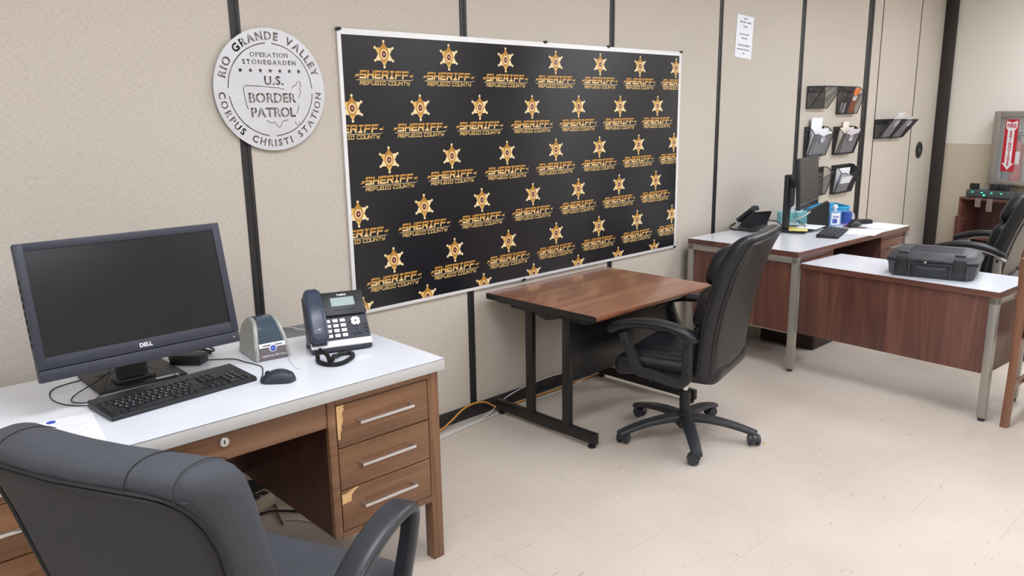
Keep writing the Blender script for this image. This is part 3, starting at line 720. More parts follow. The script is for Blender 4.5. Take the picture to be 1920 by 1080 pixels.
for x in (-.165, .15, .235):    # seams across the rolled top
    pts = []
    for k in range(13):
        a = R(-15+ 160*k/12); y_ = -.0605*math.cos(a)*1.22; zz = hh/2-.05+.0525*math.sin(a)
        pts.append(bwarp(Vector((x, y_, zz))))
    MB().tube(pts, .0009, 5).obj('seam', M_['piping'], bk)
MB().cushion((.40, .09, .22), .04, lambda p: bwarp(Vector((p.x, p.y, p.z-hh/2+.16)), .06), 8).obj('lumbar_cushion', M_['fabric'], bk)
for sd in (-1, 1):
    b = MB()
    pts = spline([(sd*.275, -.16, .465), (sd*.275, -.06, .565), (sd*.278, .04, .632), (sd*.28, .13, .661), (sd*.28, .20, .664), (sd*.28, .232, .645), (sd*.288, .225, .60), (sd*.285, .19, .50), (sd*.28, .17, .43), (sd*.26, .10, .405), (sd*.20, .02, .395)], 5)
    n = len(pts); rg = []
    for i, p in enumerate(pts):
        u = i/(n-1); d = (pts[min(i+1, n-1)]-pts[max(i-1, 0)]).normalized(); nn = Vector((1, 0, 0)).cross(d)
        wd = .034 if u < .45 else .034-.013*min(1, (u-.45)/.15); th = .015
        rg.append([p+Vector((wd*a_, 0, 0))+nn*(th*b_) for a_, b_ in rrect(1, 1, .6, 3)])
    b.rings(rg); b.tube([(sd*.285, -.16, .475), (sd*.27, -.18, .44), (sd*.22, -.15, .405)], 1, prof=[(u*.025, v*.014) for u, v in rrect(1, 1, .5, 2)], up=(1, 0, 0))
    b.obj('armrest', M_['arm_plastic'], t)

# wooden armchair at the right edge, its back post nearest
t = thing('wooden_chair', 'oak framed chair with dark padded seat at the right edge beside the desk return', 'chair', (3.595, -2.005, 0), 0)
def stick(b, p0, p1, w=.036, d=.036, r=.006):
    p0, p1 = Vector(p0), Vector(p1); b.tube([p0, p1], 1, prof=[(u*w/2, v*d/2) for u, v in rrect(1, 1, .35, 2)], up=(0, 1, 0)); return b
for y in (0, -.52):
    b = MB(); b.tube(spline([(0, y, 0), (.028, y, .25), (.035, y, .45), (.012, y, .70), (-.02, y, .845)], 5), 1, prof=[(u*.019, v*.021) for u, v in rrect(1, 1, .4, 2)], up=(0, 1, 0)); b.sphere((-.02, y, .845), .0195, sc=(1, 1, .6))
    b.obj('back_post', M_['chair_wood'], t)
    b = MB(); stick(b, (.44, y, 0), (.44, y, .63)); b.obj('front_leg', M_['chair_wood'], t)
    b = MB(); stick(b, (.05, y, .41), (.44, y, .41), .022, .06); b.obj('seat_rail', M_['chair_wood'], t)
    b = MB(); stick(b, (.035, y, .19), (.44, y, .19), .02, .03); b.obj('stretcher', M_['chair_wood'], t)
    b = MB(); b.tube(spline([(.0, y, .66), (.2, y, .665), (.46, y, .64)], 5), 1, prof=[(u*.028, v*.013) for u, v in rrect(1, 1, .5, 2)], up=(0, 1, 0)); b.obj('arm_rail', M_['chair_wood'], t)
b = MB(); stick(b, (.06, -.02, .41), (.06, -.50, .41), .06, .022); b.obj('cross_rail', M_['chair_wood'], t)
b = MB(); stick(b, (.44, -.02, .41), (.44, -.50, .41), .06, .022); b.obj('cross_rail', M_['chair_wood'], t)
b = MB(); b.tube([(.22, -.01, .19), (.22, -.51, .19)], .012, 10); b.obj('cross_stretcher', M_['chair_wood'], t)
MB().cushion((.44, .49, .07), .03, lambda p: p+Vector((.25, -.26, .465)), 8).obj('seat_pad', mat('brown_grey_vinyl', (70, 62, 62), .5, vary=.15), t)
b = MB(); b.cushion((.035, .47, .24), .015, lambda p: p+Vector((.005-.10*(p.z/.3), -.26, .72)), 8); b.obj('back_pad', mat('brown_grey_back_vinyl', (70, 62, 62), .5), t)

# ------------------------------------------------------------------ things on the near desk
DZ = .7434
TX = Matrix.Rotation(R(90), 4, 'X')   # text standing up, facing -y
def lie(x, y, z, a=0): return Matrix.Translation((x, y, z)) @ Matrix.Rotation(a, 4, 'Z')
t = thing('computer_monitor', 'large black all-in-one computer with a dark screen tilted back on the near desk', 'computer', (.075, -.40, DZ), 0)
PM = Matrix.Translation((-.289, -.195, .106)) @ Matrix.Rotation(-.233, 4, 'X')
pw, ph = .576, .389
b = MB(); b.box((0, .004, .034), (pw, .034, ph), .003, 0, PM); b.box((0, .002, 0), (pw, .034, .0335), .003, 0, PM); b.box((.08, .03, .05), (pw-.08, .055, ph-.05), .012, 0, PM)
# bezel frame around the recessed glass
for a, c in (((0, 0, .036), (.0225, .006, ph)), ((pw-.0225, 0, .036), (pw, .006, ph)), ((.0225, 0, ph-.022), (pw-.0225, .006, ph)), ((.0225, 0, .036), (pw-.0225, .006, .068))): b.box(a, c, .0008, 0, PM)
for k in range(9): b.box((-.001, .010, .10+k*.022), (.002, .026, .114+k*.022), 0, 1, PM)
hs = b.obj('housing', [M_['navy_plastic'], M_['dark']], t)
MB().box((.0225, .0032, .068), (pw-.0225, .0045, ph-.022), 0, 0, PM).obj('screen', M_['screen'], t)
MB().text('DELL', .0165, PM @ Matrix.Translation((pw/2, -.0004, .050)) @ TX, 0, .0006).obj('brand_mark', M_['white_ink'], hs)
MB().cyl(PM @ Vector((pw-.02, .002, .018)), PM @ Vector((pw-.02, -.0006, .018)), .0016, n=10).obj('power_light', M_['white_ink'], hs)
b = MB(); b.box((-.12, -.09, 0), (.145, .14, .009), .003).box((-.06, -.055, .008), (.06, .0, .02), .004)
b.tube([(0, -.02, .01), (0, .0, .10), (0, -.02, .22), (0, -.09, .27)], 1, prof=[(u*.045, v*.014) for u, v in rrect(1, 1, .4, 2)], up=(1, 0, 0)); b.obj('stand', M_['black_plastic'], t)
MB().box((.05, -.088, .0091), (.12, -.070, .0096)).obj('sticker', M_['paper'], t)

KB = thing('computer_keyboard', 'full size black keyboard with white legends in front of the large monitor', 'keyboard', (.125, -.644, DZ), .085)
b = MB(); b.prism([(-.0825, .0), (-.0825, .010), (-.078, .014), (.062, .023), (.0825, .024), (.0825, .004), (.07, 0)], lambda u, v, q: (q, u, v), -.2225, .2225, 0, .0015); b.obj('case', M_['black_plastic'], KB)
U = .0188; tl = math.atan2(.009, .14)
def key(cx, row, w=1.0, leg=None, h=1.0):
    y = -.066+row*U+(h-1)*U/2; z = .0145+(y+.078)*.0643
    m = Matrix.Translation((cx, y, z)) @ Matrix.Rotation(tl, 4, 'X'); ww = w*U-.0032; hh_ = h*U-.0032
    b = MB(); b.rings([[m @ Vector((x*ww/2*s, y_*hh_/2*s, zz)) for x, y_ in rrect(1, 1, .25, 1)] for s, zz in ((1, 0), (1, .002), (.86, .0048))])
    if leg: b.text(leg, .0062 if len(leg) < 2 else .0042, m @ Matrix.Translation((-ww*.18, hh_*.12, .0049)), 1, .0002, .00005)
    b.obj('key', [M_['black_plastic'], M_['white_ink']], KB)
x0 = -.214
rows = [[('', 1.25), ('', 1), ('', 1.25), ('', 6), ('', 1.25), ('', 1), ('', 1), ('', 1.25)],
        [('', 2.25)]+[(c, 1) for c in 'ZXCVBNM,./']+[('', 2.75)], [('', 1.75)]+[(c, 1) for c in "ASDFGHJKL;'"]+[('', 2.25)],
        [('', 1.5)]+[(c, 1) for c in 'QWERTYUIOP[]']+[('', 1.5)], [(c, 1) for c in '`1234567890-=']+[('', 2)],
        [('', 1), ('', 1)]+[('', 1)]*12+[('', 1)]]
for r, row in enumerate(rows):
    x = x0
    for c, w_ in row: key(x+w_*U/2, r+(.25 if r == 5 else 0), w_, c or None, .8 if r == 5 else 1); x += w_*U
xn = x0+15.3*U
for k in range(3): key(xn+(k+.5)*U, 0); key(xn+(k+.5)*U, 3); key(xn+(k+.5)*U, 4); key(xn+(k+.5)*U, 5.25, 1, None, .8)
key(xn+1.5*U, 1)
xp = xn+3.3*U
key(xp+U, 0, 2, '0'); key(xp+2.5*U, 0, 1, '.'); key(xp+3.5*U, 0, 1, None, 2)
for k, c in enumerate('123'): key(xp+(k+.5)*U, 1, 1, c)
for k, c in enumerate('456'): key(xp+(k+.5)*U, 2, 1, c)
for k, c in enumerate('789'): key(xp+(k+.5)*U, 3, 1, c)

def mouse(label, loc, rz, wheel=True):
    t = thing('computer_mouse', label, 'mouse', loc, rz); rg = []
    for i in range(13):
        u = i/12; y = -.055+.11*u; wd = .0305*math.sqrt(max(.02, 1-(2*u-1)**4))*(1-.12*(u-.35)); hz = .004+.033*math.sin(PI*min(1, max(0, u*.88+.10)))**.8*(1 if 0 < i < 12 else .35)
        rg.append([(wd*math.copysign(abs(math.cos(a))**.8, math.cos(a)), y, (.003 if math.sin(a) < 0 else .003+(hz)*math.sin(a)**.9) if math.sin(a) > 0 else .001) for a in [2*PI*k/20+.001 for k in range(20)]])
    MB().rings(rg).obj('shell', M_['navy_plastic'] if wheel else M_['black_plastic'], t)
    MB().cyl((-.0035, .030, .027), (.0035, .030, .027), .009, n=16, bev=.001).obj('scroll_wheel', M_['black_plastic'], t)
    return t
mouse('black wired mouse beside the full size keyboard on the near desk', (.397, -.762, DZ), R(52-0))

t = thing('label_printer', 'small silver and grey label printer with a smoked domed lid by the monitor', 'label printer', (.505, -.455, DZ), -.12)
pr = [(-.088, 0), (-.092, .012), (-.086, .048), (-.080, .058), (-.066, .092), (-.045, .124), (-.02, .139), (.01, .143), (.045, .134), (.074, .108), (.088, .07), (.091, .02), (.088, 0)]
for sx in (-1, 1): MB().prism(pr, lambda u, v, q: (sx*(.047+q-.020*(v/.143)**2.2), u, v*.96), 0, .014, 0, .004).obj('side_panel', mat('silver_side_%d' % sx, (176, 178, 174), .4, .2), t)
MB().prism([(u*.985, v*.985+.0005) for u, v in pr], lambda u, v, q: (q*(1-.42*(v/.143)**2.2), u, v*.96), -.047, .047).obj('body', mat('taupe_grey_plastic', (112, 104, 107), .45), t)
lid = [(-.0805, .0605), (-.0675, .0935), (-.046, .1265), (-.02, .1415), (.01, .1455), (.046, .1365)]
b = MB(); b.rings([[(x*(1-.42*(v/.143)**2.2), u, v*.96) for x in (-.045, .045)]+[(x*(1-.42*(v/.143)**2.2), u*.97, v*.96-.004) for x in (.045, -.045)] for u, v in lid]); b.obj('lid', mat('smoked_lid', (58, 76, 92), .08, coat=.8), t)
MB().box((-.024, -.052, .066), (.028, -.012, .10), .01).obj('label_roll', mat('roll_blue', (120, 178, 206), .5), t)
b = MB(); b.prism([(-.0875, .046), (-.082, .060), (-.079, .0605), (-.0845, .046)], lambda u, v, q: (q, u-.0012, v), -.046, .046, 0, .0008); b.cyl((0, -.0905, .043), (0, -.0865, .0435), .0135, n=24); lip = b.obj('feed_lip', M_['white'], t)
MB().box((-.034, -.0895, .0535), (.034, -.083, .0545)).obj('slot', M_['dark'], lip)
MB().cyl((0, -.0918, .043), (0, -.0905, .043), .0095, n=24).obj('emblem', M_['navy_label'], lip)
b = MB(); b.text('DYMO', .0038, Matrix.Translation((0, -.0922, .043)) @ TX, 0, .0001); b.text('LabelWriter 400 Turbo', .0088, Matrix.Translation((0.002, -.0915, .018)) @ TX, 0, .0001); b.obj('lettering', M_['white_ink'], t)

t = thing('desk_phone', 'dark blue grey office phone with white number keys near the desk corner', 'telephone', (.708, -.64, DZ), -.328)
b = MB(); b.prism([(0, .004), (.004, .028), (.136, .182), (.146, .176), (.10, .03), (.125, .0), (.105, 0), (.07, .02)], lambda u, v, q: (q, u, v), -.1075, .1075, 0, .003); b.obj('body', M_['navy_plastic'], t)
FM = Matrix.Translation((0, .002, .0265)) @ Matrix.Rotation(math.atan2(.154, .132), 4, 'X')
FL_ = .2028
MB().box((-.1075, -.004, -.012), (.1075, .020, .0028), .003, 0, FM).obj('front_trim', M_['white'], t)
b = MB(); b.box((-.042, .112, 0), (.108, .208, .012), .004, 0, FM); sb = b.obj('display_bezel', M_['black_plastic'], t)
MB().box((-.012, .148, .012), (.072, .182, .0128), 0, 0, FM).obj('display', mat('lcd_grey_green', (146, 164, 160), .25), sb)
MB().text('Yealink', .012, FM @ Matrix.Translation((.03, .193, .0123)), 0, .0003).obj('brand_mark', M_['white_ink'], sb)
for k in range(3):
    for x in (-.036, .088): MB().box((x-.009, .150+k*.0145, .0115), (x+.009, .155+k*.0145, .0145), .001, 0, FM).obj('line_button', M_['navy_plastic'], sb)
for k in range(4): MB().box((-.008+k*.021, .130, .0115), (.008+k*.021, .1345, .0145), .001, 0, FM).obj('soft_button', M_['navy_plastic'], sb)
for r in range(4):
    for c in range(3):
        b = MB(); b.box((-.036+c*.0265-.0095, .036+r*.0195-.0065, .001), (-.036+c*.0265+.0095, .036+r*.0195+.0065, .0055), .0015, 0, FM)
        b.text('*0#789456123'[r*3+c], .008, FM @ Matrix.Translation((-.036+c*.0265, .036+r*.0195, .0056)), 1, 0, .0001); b.obj('number_key', [M_['white'], M_['ink']], t)
b = MB(); b.cyl(FM @ Vector((.063, .087, .001)), FM @ Vector((.063, .087, .0045)), .0175, n=28, bev=.001); nv = b.obj('navigation_ring', M_['white'], t)
for dx, dy in ((0, 0), (.018, 0), (-.018, 0), (0, .018), (0, -.018), (.0, -.030)): MB().cyl(FM @ Vector((.063+dx, .087+dy, .003)), FM @ Vector((.063+dx, .087+dy, .006)), .0035, n=12).obj('button', M_['black_plastic'], nv)
for k in range(3): MB().box((.092, .040+k*.0145, .001), (.102, .048+k*.0145, .004), .001, 0, FM).obj('function_button', M_['black_plastic'], t)
MB().box((.045, .036, .001), (.080, .041, .004), .001, 0, FM).obj('volume_bar', M_['black_plastic'], t)
# handset lies in a cradle along the left side
b = MB(); rg = []
for i in range(15):
    u = i/14; v = .008+.205*u; arch = .020*math.sin(PI*u); th = .013+.012*(abs(2*u-1)**3); wd = .0305
    e = 1 if 0 < i < 14 else .7
    rg.append([FM @ Vector((-.0765+wd*e*a_, v, .020+arch+th*e*b_)) for a_, b_ in rrect(1, 1, .5, 3)])
b.rings(rg); hd = b.obj('handset', mat('handset_navy', (50, 60, 80), .32), t)
MB().text('HD', .009, FM @ Matrix.Translation((-.078, .045, .0508)), 0, .0002).obj('handset_mark', M_['white_ink'], hd)
MB().box((-.106, .004, 0), (-.052, .20, .012), .004, 0, FM).obj('cradle', M_['black_plastic'], t)
# coiled cord on the desk
path = spline([(.598, -.655, .775), (.590, -.672, .757), (.578, -.700, .7515), (.585, -.748, .7515), (.622, -.768, .7515), (.684, -.736, .7515), (.708, -.694, .7515), (.682, -.675, .7515), (.652, -.690, .7535), (.628, -.712, .762), (.606, -.742, .764), (.590, -.752, .762), (.598, -.728, .770), (.605, -.700, .775), (.603, -.665, .780)], 10)
def coil(path, r, pitch, wr):
    L = [0]
    for a, b_ in zip(path, path[1:]): L.append(L[-1]+(b_-a).length)
    n = int(L[-1]/pitch*9); out = []; j = 0
    for k in range(n):
        s = L[-1]*k/(n-1)
        while j < len(L)-2 and L[j+1] < s: j += 1
        f = (s-L[j])/max(1e-9, L[j+1]-L[j]); p = path[j].lerp(path[j+1], f); d = (path[j+1]-path[j]).normalized()
        sd = d.cross(Vector((0, 0, 1))).normalized(); up = sd.cross(d); a = 2*PI*s/pitch
        out.append(p+sd*(r*math.cos(a))+up*(r*math.sin(a)))
    return MB().tube(out, wr, 5)
co = coil(path, .0062, .0042, .0019).obj('coiled_cord', M_['cable'], None)
tag(co, 'black coiled handset cord looped on the desk in front of the office phone', 'cord')
tag(MB().tube(spline([(.709, -.20, .750), (.719, -.243, .758), (.712, -.322, .765), (.727, -.39, .775), (.735, -.46, .790)], 6), .003, 8).obj('network_cable', M_['white_cable']), 'white cable running behind the label printer to the office phone', 'cable')
tag(MB().tube(spline([(.60, -.455, .7455), (.57, -.505, .7455), (.527, -.593, .7455), (.504, -.678, .7455), (.503, -.709, .7455)], 6), .0011, 6).obj('thin_wire', M_['white_cable']), 'thin clear wire curling on the desk between printer and phone', 'wire')
tag(MB().tube(spline([(.362, -.715, .752), (.385, -.68, .747), (.423, -.602, .7458), (.424, -.56, .7458), (.41, -.50, .7458), (.40, -.443, .7458), (.36, -.405, .7458), (.30, -.36, .7458), (.235, -.28, .747)], 6), .0018, 6).obj('mouse_cable', M_['cable']), 'black cable of the mouse passing in front of the label printer', 'cable')
tag(MB().tube(spline([(.04, -.34, .76), (-.047, -.298, .7458), (-.13, -.326, .7458), (-.159, -.411, .7458), (-.146, -.501, .7458), (-.10, -.560, .746), (-.05, -.572, .752)], 6), .0018, 6).obj('loose_cable', M_['cable']), 'thin black cable looping wide to the left of the monitor stand', 'cable')
tag(MB().tube(spline([(.03, -.36, .775), (-.024, -.40, .762), (-.10, -.438, .7465), (-.122, -.50, .7465), (-.085, -.535, .7465), (-.035, -.49, .752), (.0, -.42, .772), (.06, -.35, .78)], 6), .0018, 6).obj('keyboard_cable', M_['cable']), 'thin black cable in a small loop under the left of the monitor', 'cable')
tag(MB().tube(spline([(.09, -.37, .80), (.11, -.41, .785), (.16, -.45, .765), (.20, -.53, .7475), (.23, -.54, .7475)], 6), .0018, 6).obj('grey_cable', M_['ink']), 'grey cable crossing the monitor stand towards the keyboard', 'cable')
t = thing('power_adapter', 'black power adapter brick behind the monitor with tangled cable', 'power adapter', (.275, -.365, DZ), R(40))
MB().box((-.03, -.055, 0), (.03, .055, .034), .004).obj('brick', M_['black_plastic'], t)
MB().tube(spline([(.0, .055, .018), (.03, .09, .012), (.10, .08, .008), (.13, .02, .006), (.09, -.03, .008), (.06, .02, .016), (.10, .07, .022), (.14, .03, .02), (.10, -.04, .016), (.05, -.01, .02), (.08, .06, .028), (.13, .05, .014), (.12, -.02, .006)], 7), .0034, 7).obj('bundled_cord', M_['cable'], t)
t = thing('letter_sheet', 'white letter with a round blue emblem lying beside the keyboard, by the fabric chair', 'paper', (-.232, -.748, DZ), R(-8))
MB().box((-.108, -.14, 0), (.108, .14, .0008)).obj('sheet', M_['paper'], t)
b = MB(); b.cyl((.004, .124, .0008), (.004, .124, .0012), .012, n=24, mi=0)
for k in range(9): b.box((.03 if k < 1 else -.09, .118-k*.016-(.01 if k > 1 else 0), .0008), ((.075 if k < 1 else .088-.02*(k % 3)), .1188-k*.016-(.01 if k > 1 else 0), .0010), 0, 1)
b.obj('print', [M_['navy_label'], mat('pale_ink', (176, 182, 196), .7)], t, smooth=False)
tag(MB().box((-.115, -.08, 0), (.115, .08, .0022), .0008).obj('dark_folder', mat('grey_felt', (120, 122, 124), .8), loc=(.735, -.265, DZ), rot=(0, 0, R(-10))), 'flat grey folder on the desk behind the office phone', 'folder')

# power strip and cables under the near desk
t = thing('power_strip', 'beige power strip with black plugs on the floor under the near desk', 'power strip', (.53, -.150, 0), R(14))
b = MB(); b.box((-.15, -.032, 0), (.10, .032, .060), .004); b.obj('case', mat('beige_plastic', (196, 188, 172), .5), t)
for k in range(5): MB().box((-.13+k*.046, -.02, .058), (-.10+k*.046, .018, .074 if k % 2 else .063), .003).obj('plug', M_['black_plastic'], t)
tag(MB().tube(spline([(.42, -.21, .006), (.50, -.195, .007), (.573, -.201, .009), (.619, -.23, .009), (.68, -.29, .006)], 6), .005, 7).obj('black_cable', M_['cable']), 'thick black cord on the floor in front of the power strip', 'cable')
tag(MB().tube(spline([(.60, -.30, .003), (.64, -.34, .003), (.70, -.45, .003)], 6), .003, 6).obj('floor_wire', M_['white_cable']), 'short white cable on the floor under the near desk', 'cable')
tag(MB().tube(spline([(.62, -.11, .006), (.63, -.16, .006), (.60, -.24, .006), (.575, -.33, .006)], 6), .004, 6).obj('brown_cord', mat('brown_cord', (110, 84, 48), .6)), 'brown cord looping below the power strip', 'cable')
# cables along the wall
tag(MB().tube(spline([(.95, -.14, .005), (1.25, -.15, .005), (1.529, -.117, .005), (1.70, -.098, .005), (1.833, -.088, .006), (1.96, -.075, .006), (2.08, -.070, .005), (2.22, -.071, .005), (2.463, -.080, .005), (2.77, -.040, .005), (3.4, -.05, .005)], 6), .0042, 7).obj('wall_cable', M_['white_cable']), 'white cable lying on the floor along the wall under the brown table', 'cable')
tag(MB().tube(spline([(.95, -.15, .0135), (1.3, -.135, .0125), (1.6, -.105, .013), (1.85, -.082, .015), (1.99, -.034, .035), (2.10, -.022, .06), (2.24, -.02, .078), (2.45, -.02, .082), (2.62, -.024, .06), (2.8, -.026, .02)], 6), .0032, 7).obj('rising_cable', M_['white_cable']), 'second white cable rising over the black baseboard behind the brown table', 'cable')
tag(MB().tube(spline([(.95, -.09, .006), (1.35, -.07, .006), (1.55, -.055, .008), (1.65, -.045, .035), (1.74, -.035, .072), (1.82, -.032, .084), (1.90, -.034, .070), (1.965, -.036, .03), (2.06, -.045, .009), (2.235, -.045, .008), (2.48, -.052, .008), (2.9, -.045, .008)], 6), .005, 7).obj('orange_cable', M_['orange']), 'orange cable arching up at the wall between the near desk and brown table', 'cable')
for k, (x, y) in enumerate(((2.583, -1.268),)):
    tag(MB().cushion((.016, .011, .006), .003, None, 3).obj('floor_crumb', M_['bare'], loc=(x, y, .003)), 'tiny tan crumb on the floor to the right of the black leather chair', 'crumb')

# ------------------------------------------------------------------ on the return: black hard case
CS = Matrix.Translation((0, 0, 0))
t = thing('hard_case', 'black plastic hard carrying case with two latches lying on the desk return', 'case', (3.858, -1.525, .672), R(-79.5))
t.scale = (1.09, 1.03, 1.0)
def octo(w_, d_, c): return [(-w_+c, -d_), (w_-c, -d_), (w_, -d_+c), (w_, d_-c), (w_-c, d_), (-w_+c, d_), (-w_, d_-c), (-w_, -d_+c)]
def layer_rings(spec, c): return [[(x, y, z) for x, y in octo(w_, d_, c)] for w_, d_, z in spec]
cm = mat('case_black', (56, 58, 63), .5, bump=.2, bscale=300, vary=.25, vscale=18)
b = MB(); b.rings(layer_rings([(.178, .148, 0), (.186, .156, .012), (.192, .162, .070), (.198, .168, .074), (.198, .168, .084), (.193, .163, .086)], .035)); b.obj('base_shell', cm, t)
b = MB(); b.rings(layer_rings([(.193, .163, .087), (.198, .168, .089), (.198, .168, .099), (.192, .162, .103), (.186, .156, .118), (.168, .138, .132)], .035))
for k in range(6): b.box((-.11, -.085+k*.032, .131), (.12, -.071+k*.032, .1345), .001)
for x in (-.145, .10): b.box((x, -.15, .125), (x+.045, -.10, .136), .004)
b.obj('lid', cm, t)
for x in (-.150, .098):
    lt = MB().box((x, -.178, .050), (x+.052, -.160, .112), .003).box((x+.003, -.181, .046), (x+.049, -.174, .064), .002).box((x+.008, -.182, .086), (x+.044, -.176, .104), .002); lt.obj('latch', M_['black_plastic'], t)
    for rx in (x-.012, x+.056): MB().box((rx, -.172, .004), (rx+.008, -.158, .075), .002).obj('rib', cm, t)
b = MB(); b.tube([(-.075, -.168, .070), (-.070, -.188, .060), (-.05, -.192, .056), (.05, -.192, .056), (.070, -.188, .060), (.075, -.168, .070)], .007, 10); b.obj('handle', M_['black_plastic'], t)
b = MB(); b.box((-.06, -.176, .090), (.055, -.166, .106), .003); b.obj('hasp_strip', cm, t)
MB().cyl((-.02, -.178, .088), (-.02, -.170, .088), .006, n=12).obj('rivet', M_['chrome'], t)

# ------------------------------------------------------------------ things on the far desk
FZ = .738
t = thing('computer_monitor', 'smaller black monitor on a column stand, seen nearly edge-on, on the far desk', 'monitor', (4.42, -.42, FZ), .21)
b = MB(); b.box((-.13, -.11, 0), (.13, .10, .02), .004).box((-.105, .02, .018), (-.025, .05, .385), .003).box((-.085, -.06, .30), (-.045, .03, .36), .004); b.obj('stand', M_['black_plastic'], t)
PM = Matrix.Translation((-.255, -.105, .170)) @ Matrix.Rotation(-.06, 4, 'X')
b = MB(); b.box((0, .002, 0), (.48, .03, .335), .003, 0, PM).box((.1, .028, .06), (.38, .055, .27), .01, 0, PM); hs = b.obj('housing', M_['black_plastic'], t)
MB().box((.012, .0008, .045), (.468, .0025, .323), 0, 0, PM).obj('screen', mat('far_screen', (58, 58, 58), .3), t)
MB().box((.004, .0002, .036), (.476, .0025, .039), 0, 0, PM).cyl(PM @ Vector((.24, .003, .018)), PM @ Vector((.24, .0, .018)), .006, n=16).obj('emblem', M_['ink'], hs)
KF = thing('computer_keyboard', 'low black keyboard on the far desk in front of the column stand monitor', 'keyboard', (4.44, -.690, FZ), .27)
MB().prism([(-.068, 0), (-.068, .010), (.060, .022), (.068, .022), (.068, 0)], lambda u, v, q: (q, u, v), -.21, .21, 0, .0015).obj('case', M_['black_plastic'], KF)
for r in range(5): MB().box((-.20, -.059+r*.0235, .0115+r*.0022), (.20, -.040+r*.0235, .0165+r*.0022), .0015).obj('key_row', mat('far_key_%d' % r, (58, 60, 66), .5), KF)
tag(MB().cyl((4.86, -.665, FZ), (4.86, -.665, FZ+.003), .085, n=36).obj('mouse_mat', mat('brown_pad', (92, 74, 70), .6)), 'round brown mouse mat under the far mouse', 'mouse mat')
mouse('black mouse on the round brown mat at the far desk', (4.86, -.650, FZ+.003), R(70), False)
t = thing('desk_phone', 'black desk phone seen from behind near the wall on the far desk', 'telephone', (4.36, -.17, FZ), R(160))
b = MB(); b.prism([(-.08, 0), (-.08, .025), (.05, .125), (.07, .120), (.03, .03), (.05, 0)], lambda u, v, q: (q, u, v), -.08, .08, 0, .004); b.obj('body', M_['black_plastic'], t)
b = MB(); b.tube(spline([(.055, -.10, .050), (.055, -.05, .090), (.055, .02, .135), (.055, .05, .150)], 5), lambda u: 1+.35*abs(2*u-1)**3, prof=[(u*.024, v*.014) for u, v in rrect(1, 1, .5, 3)], up=(1, 0, 0)); b.obj('handset', M_['navy_plastic'], t)
b = MB(); b.tube(spline([(.10, -.10, .03), (.16, -.08, .01), (.20, .0, .006), (.14, .08, .006), (.05, .10, .01)], 6), .006, 7); b.obj('cord', M_['cable'], t)
tag(MB().tube(spline([(4.22, -.12, FZ+.014), (4.18, -.18, FZ+.013), (4.15, -.25, FZ+.014), (4.17, -.31, FZ+.020)], 6), .011, 8).obj('headset_band', M_['black_plastic']), 'black curved headset band by the far desk phone', 'headset')
tag(MB().tube(spline([(4.50, -.13, FZ+.02), (4.58, -.12, FZ+.03), (4.64, -.17, FZ+.02), (4.57, -.28, FZ+.01), (4.48, -.36, FZ+.14)], 6), .004, 7).obj('phone_cable', M_['cable']), 'black cable between the far phone and the column stand monitor', 'cable')
tag(MB().tube(spline([(4.40, -.43, FZ+.16), (4.42, -.46, FZ+.06), (4.46, -.49, FZ+.03), (4.50, -.45, FZ+.04), (4.49, -.40, FZ+.07), (4.45, -.40, FZ+.1)], 6), .0022, 6).obj('monitor_cable', M_['cable']), 'thin black cable drooping below the column stand monitor', 'cable')
tag(MB().tube(spline([(4.45, -.52, FZ+.135), (4.41, -.50, FZ+.11), (4.375, -.46, FZ+.085), (4.36, -.43, FZ+.06)], 6), .005, 7).obj('video_cable', M_['white_cable']), 'white cable end hanging under the column stand monitor', 'cable')
t = thing('file_stand', 'black wedge shaped stand with slanted top beside the far monitor', 'stand', (4.67, -.47, FZ), R(-62))
MB().prism([(-.065, 0), (-.07, .11), (.055, .185), (.07, .18), (.07, 0)], lambda u, v, q: (u, q, v), -.055, .055, 0, .004).obj('panel', M_['black_plastic'], t)
tag(MB().box((-.09, -.06, 0), (.09, .06, .0022)).obj('yellow_pad', mat('yellow_paper', (232, 222, 130), .7), loc=(4.37, -.48, FZ+.0205), rot=(0, 0, .5)), 'yellow note sheet on the base of the column stand monitor', 'paper')
tag(MB().box((-.10, -.07, 0), (.10, .07, .003)).obj('white_note', M_['paper'], loc=(4.50, -.505, FZ+.024), rot=(0, 0, .1)), 'white note sheet lying over the yellow one on the monitor base', 'paper')
t = thing('tissue_box', 'teal tissue box with a white tissue standing up on the far desk', 'tissue box', (4.83, -.22, FZ), R(-50))
MB().box((-.115, -.06, 0), (.115, .06, .075), .002).obj('box', mat('teal_card', (134, 204, 208), .6, vary=.12, vscale=18), t)
b = MB(); b.rings([[(x*s+dx, y*s*.4, z) for x, y in rrect(1, 1, .6, 2)] for s, z, dx in ((.045, .074, 0), (.05, .095, .01), (.035, .125, .03), (.004, .16, .045))]); b.obj('tissue', M_['paper'], t)
t = thing('storage_tray', 'bright blue plastic tray basket near the wall on the far desk', 'tray', (5.10, -.31, FZ), R(-38))
bm_ = mat('blue_plastic', (58, 164, 214), .35, vary=.1)
b = MB(); b.box((-.15, -.10, 0), (.15, .10, .006), .001)
for a, c in (((-.15, -.10, .0), (.15, -.094, .10)), ((-.15, .094, 0), (.15, .10, .11)), ((-.15, -.1, 0), (-.144, .1, .10)), ((.144, -.1, 0), (.15, .1, .11))): b.box(a, c, .001)
b.obj('basket', bm_, t); MB().box((-.156, -.106, .088), (.156, -.098, .104), .002).box((-.156, .098, .098), (.156, .106, .112), .002).obj('rim', bm_, t)
tag(MB().cushion((.10, .06, .08), .02, None, 5).obj('dark_bag', mat('dark_cloth', (54, 40, 42), .8), loc=(4.86, -.43, FZ+.04)), 'small dark bag between the blue tray and the blue sanitizer bottle', 'bag')
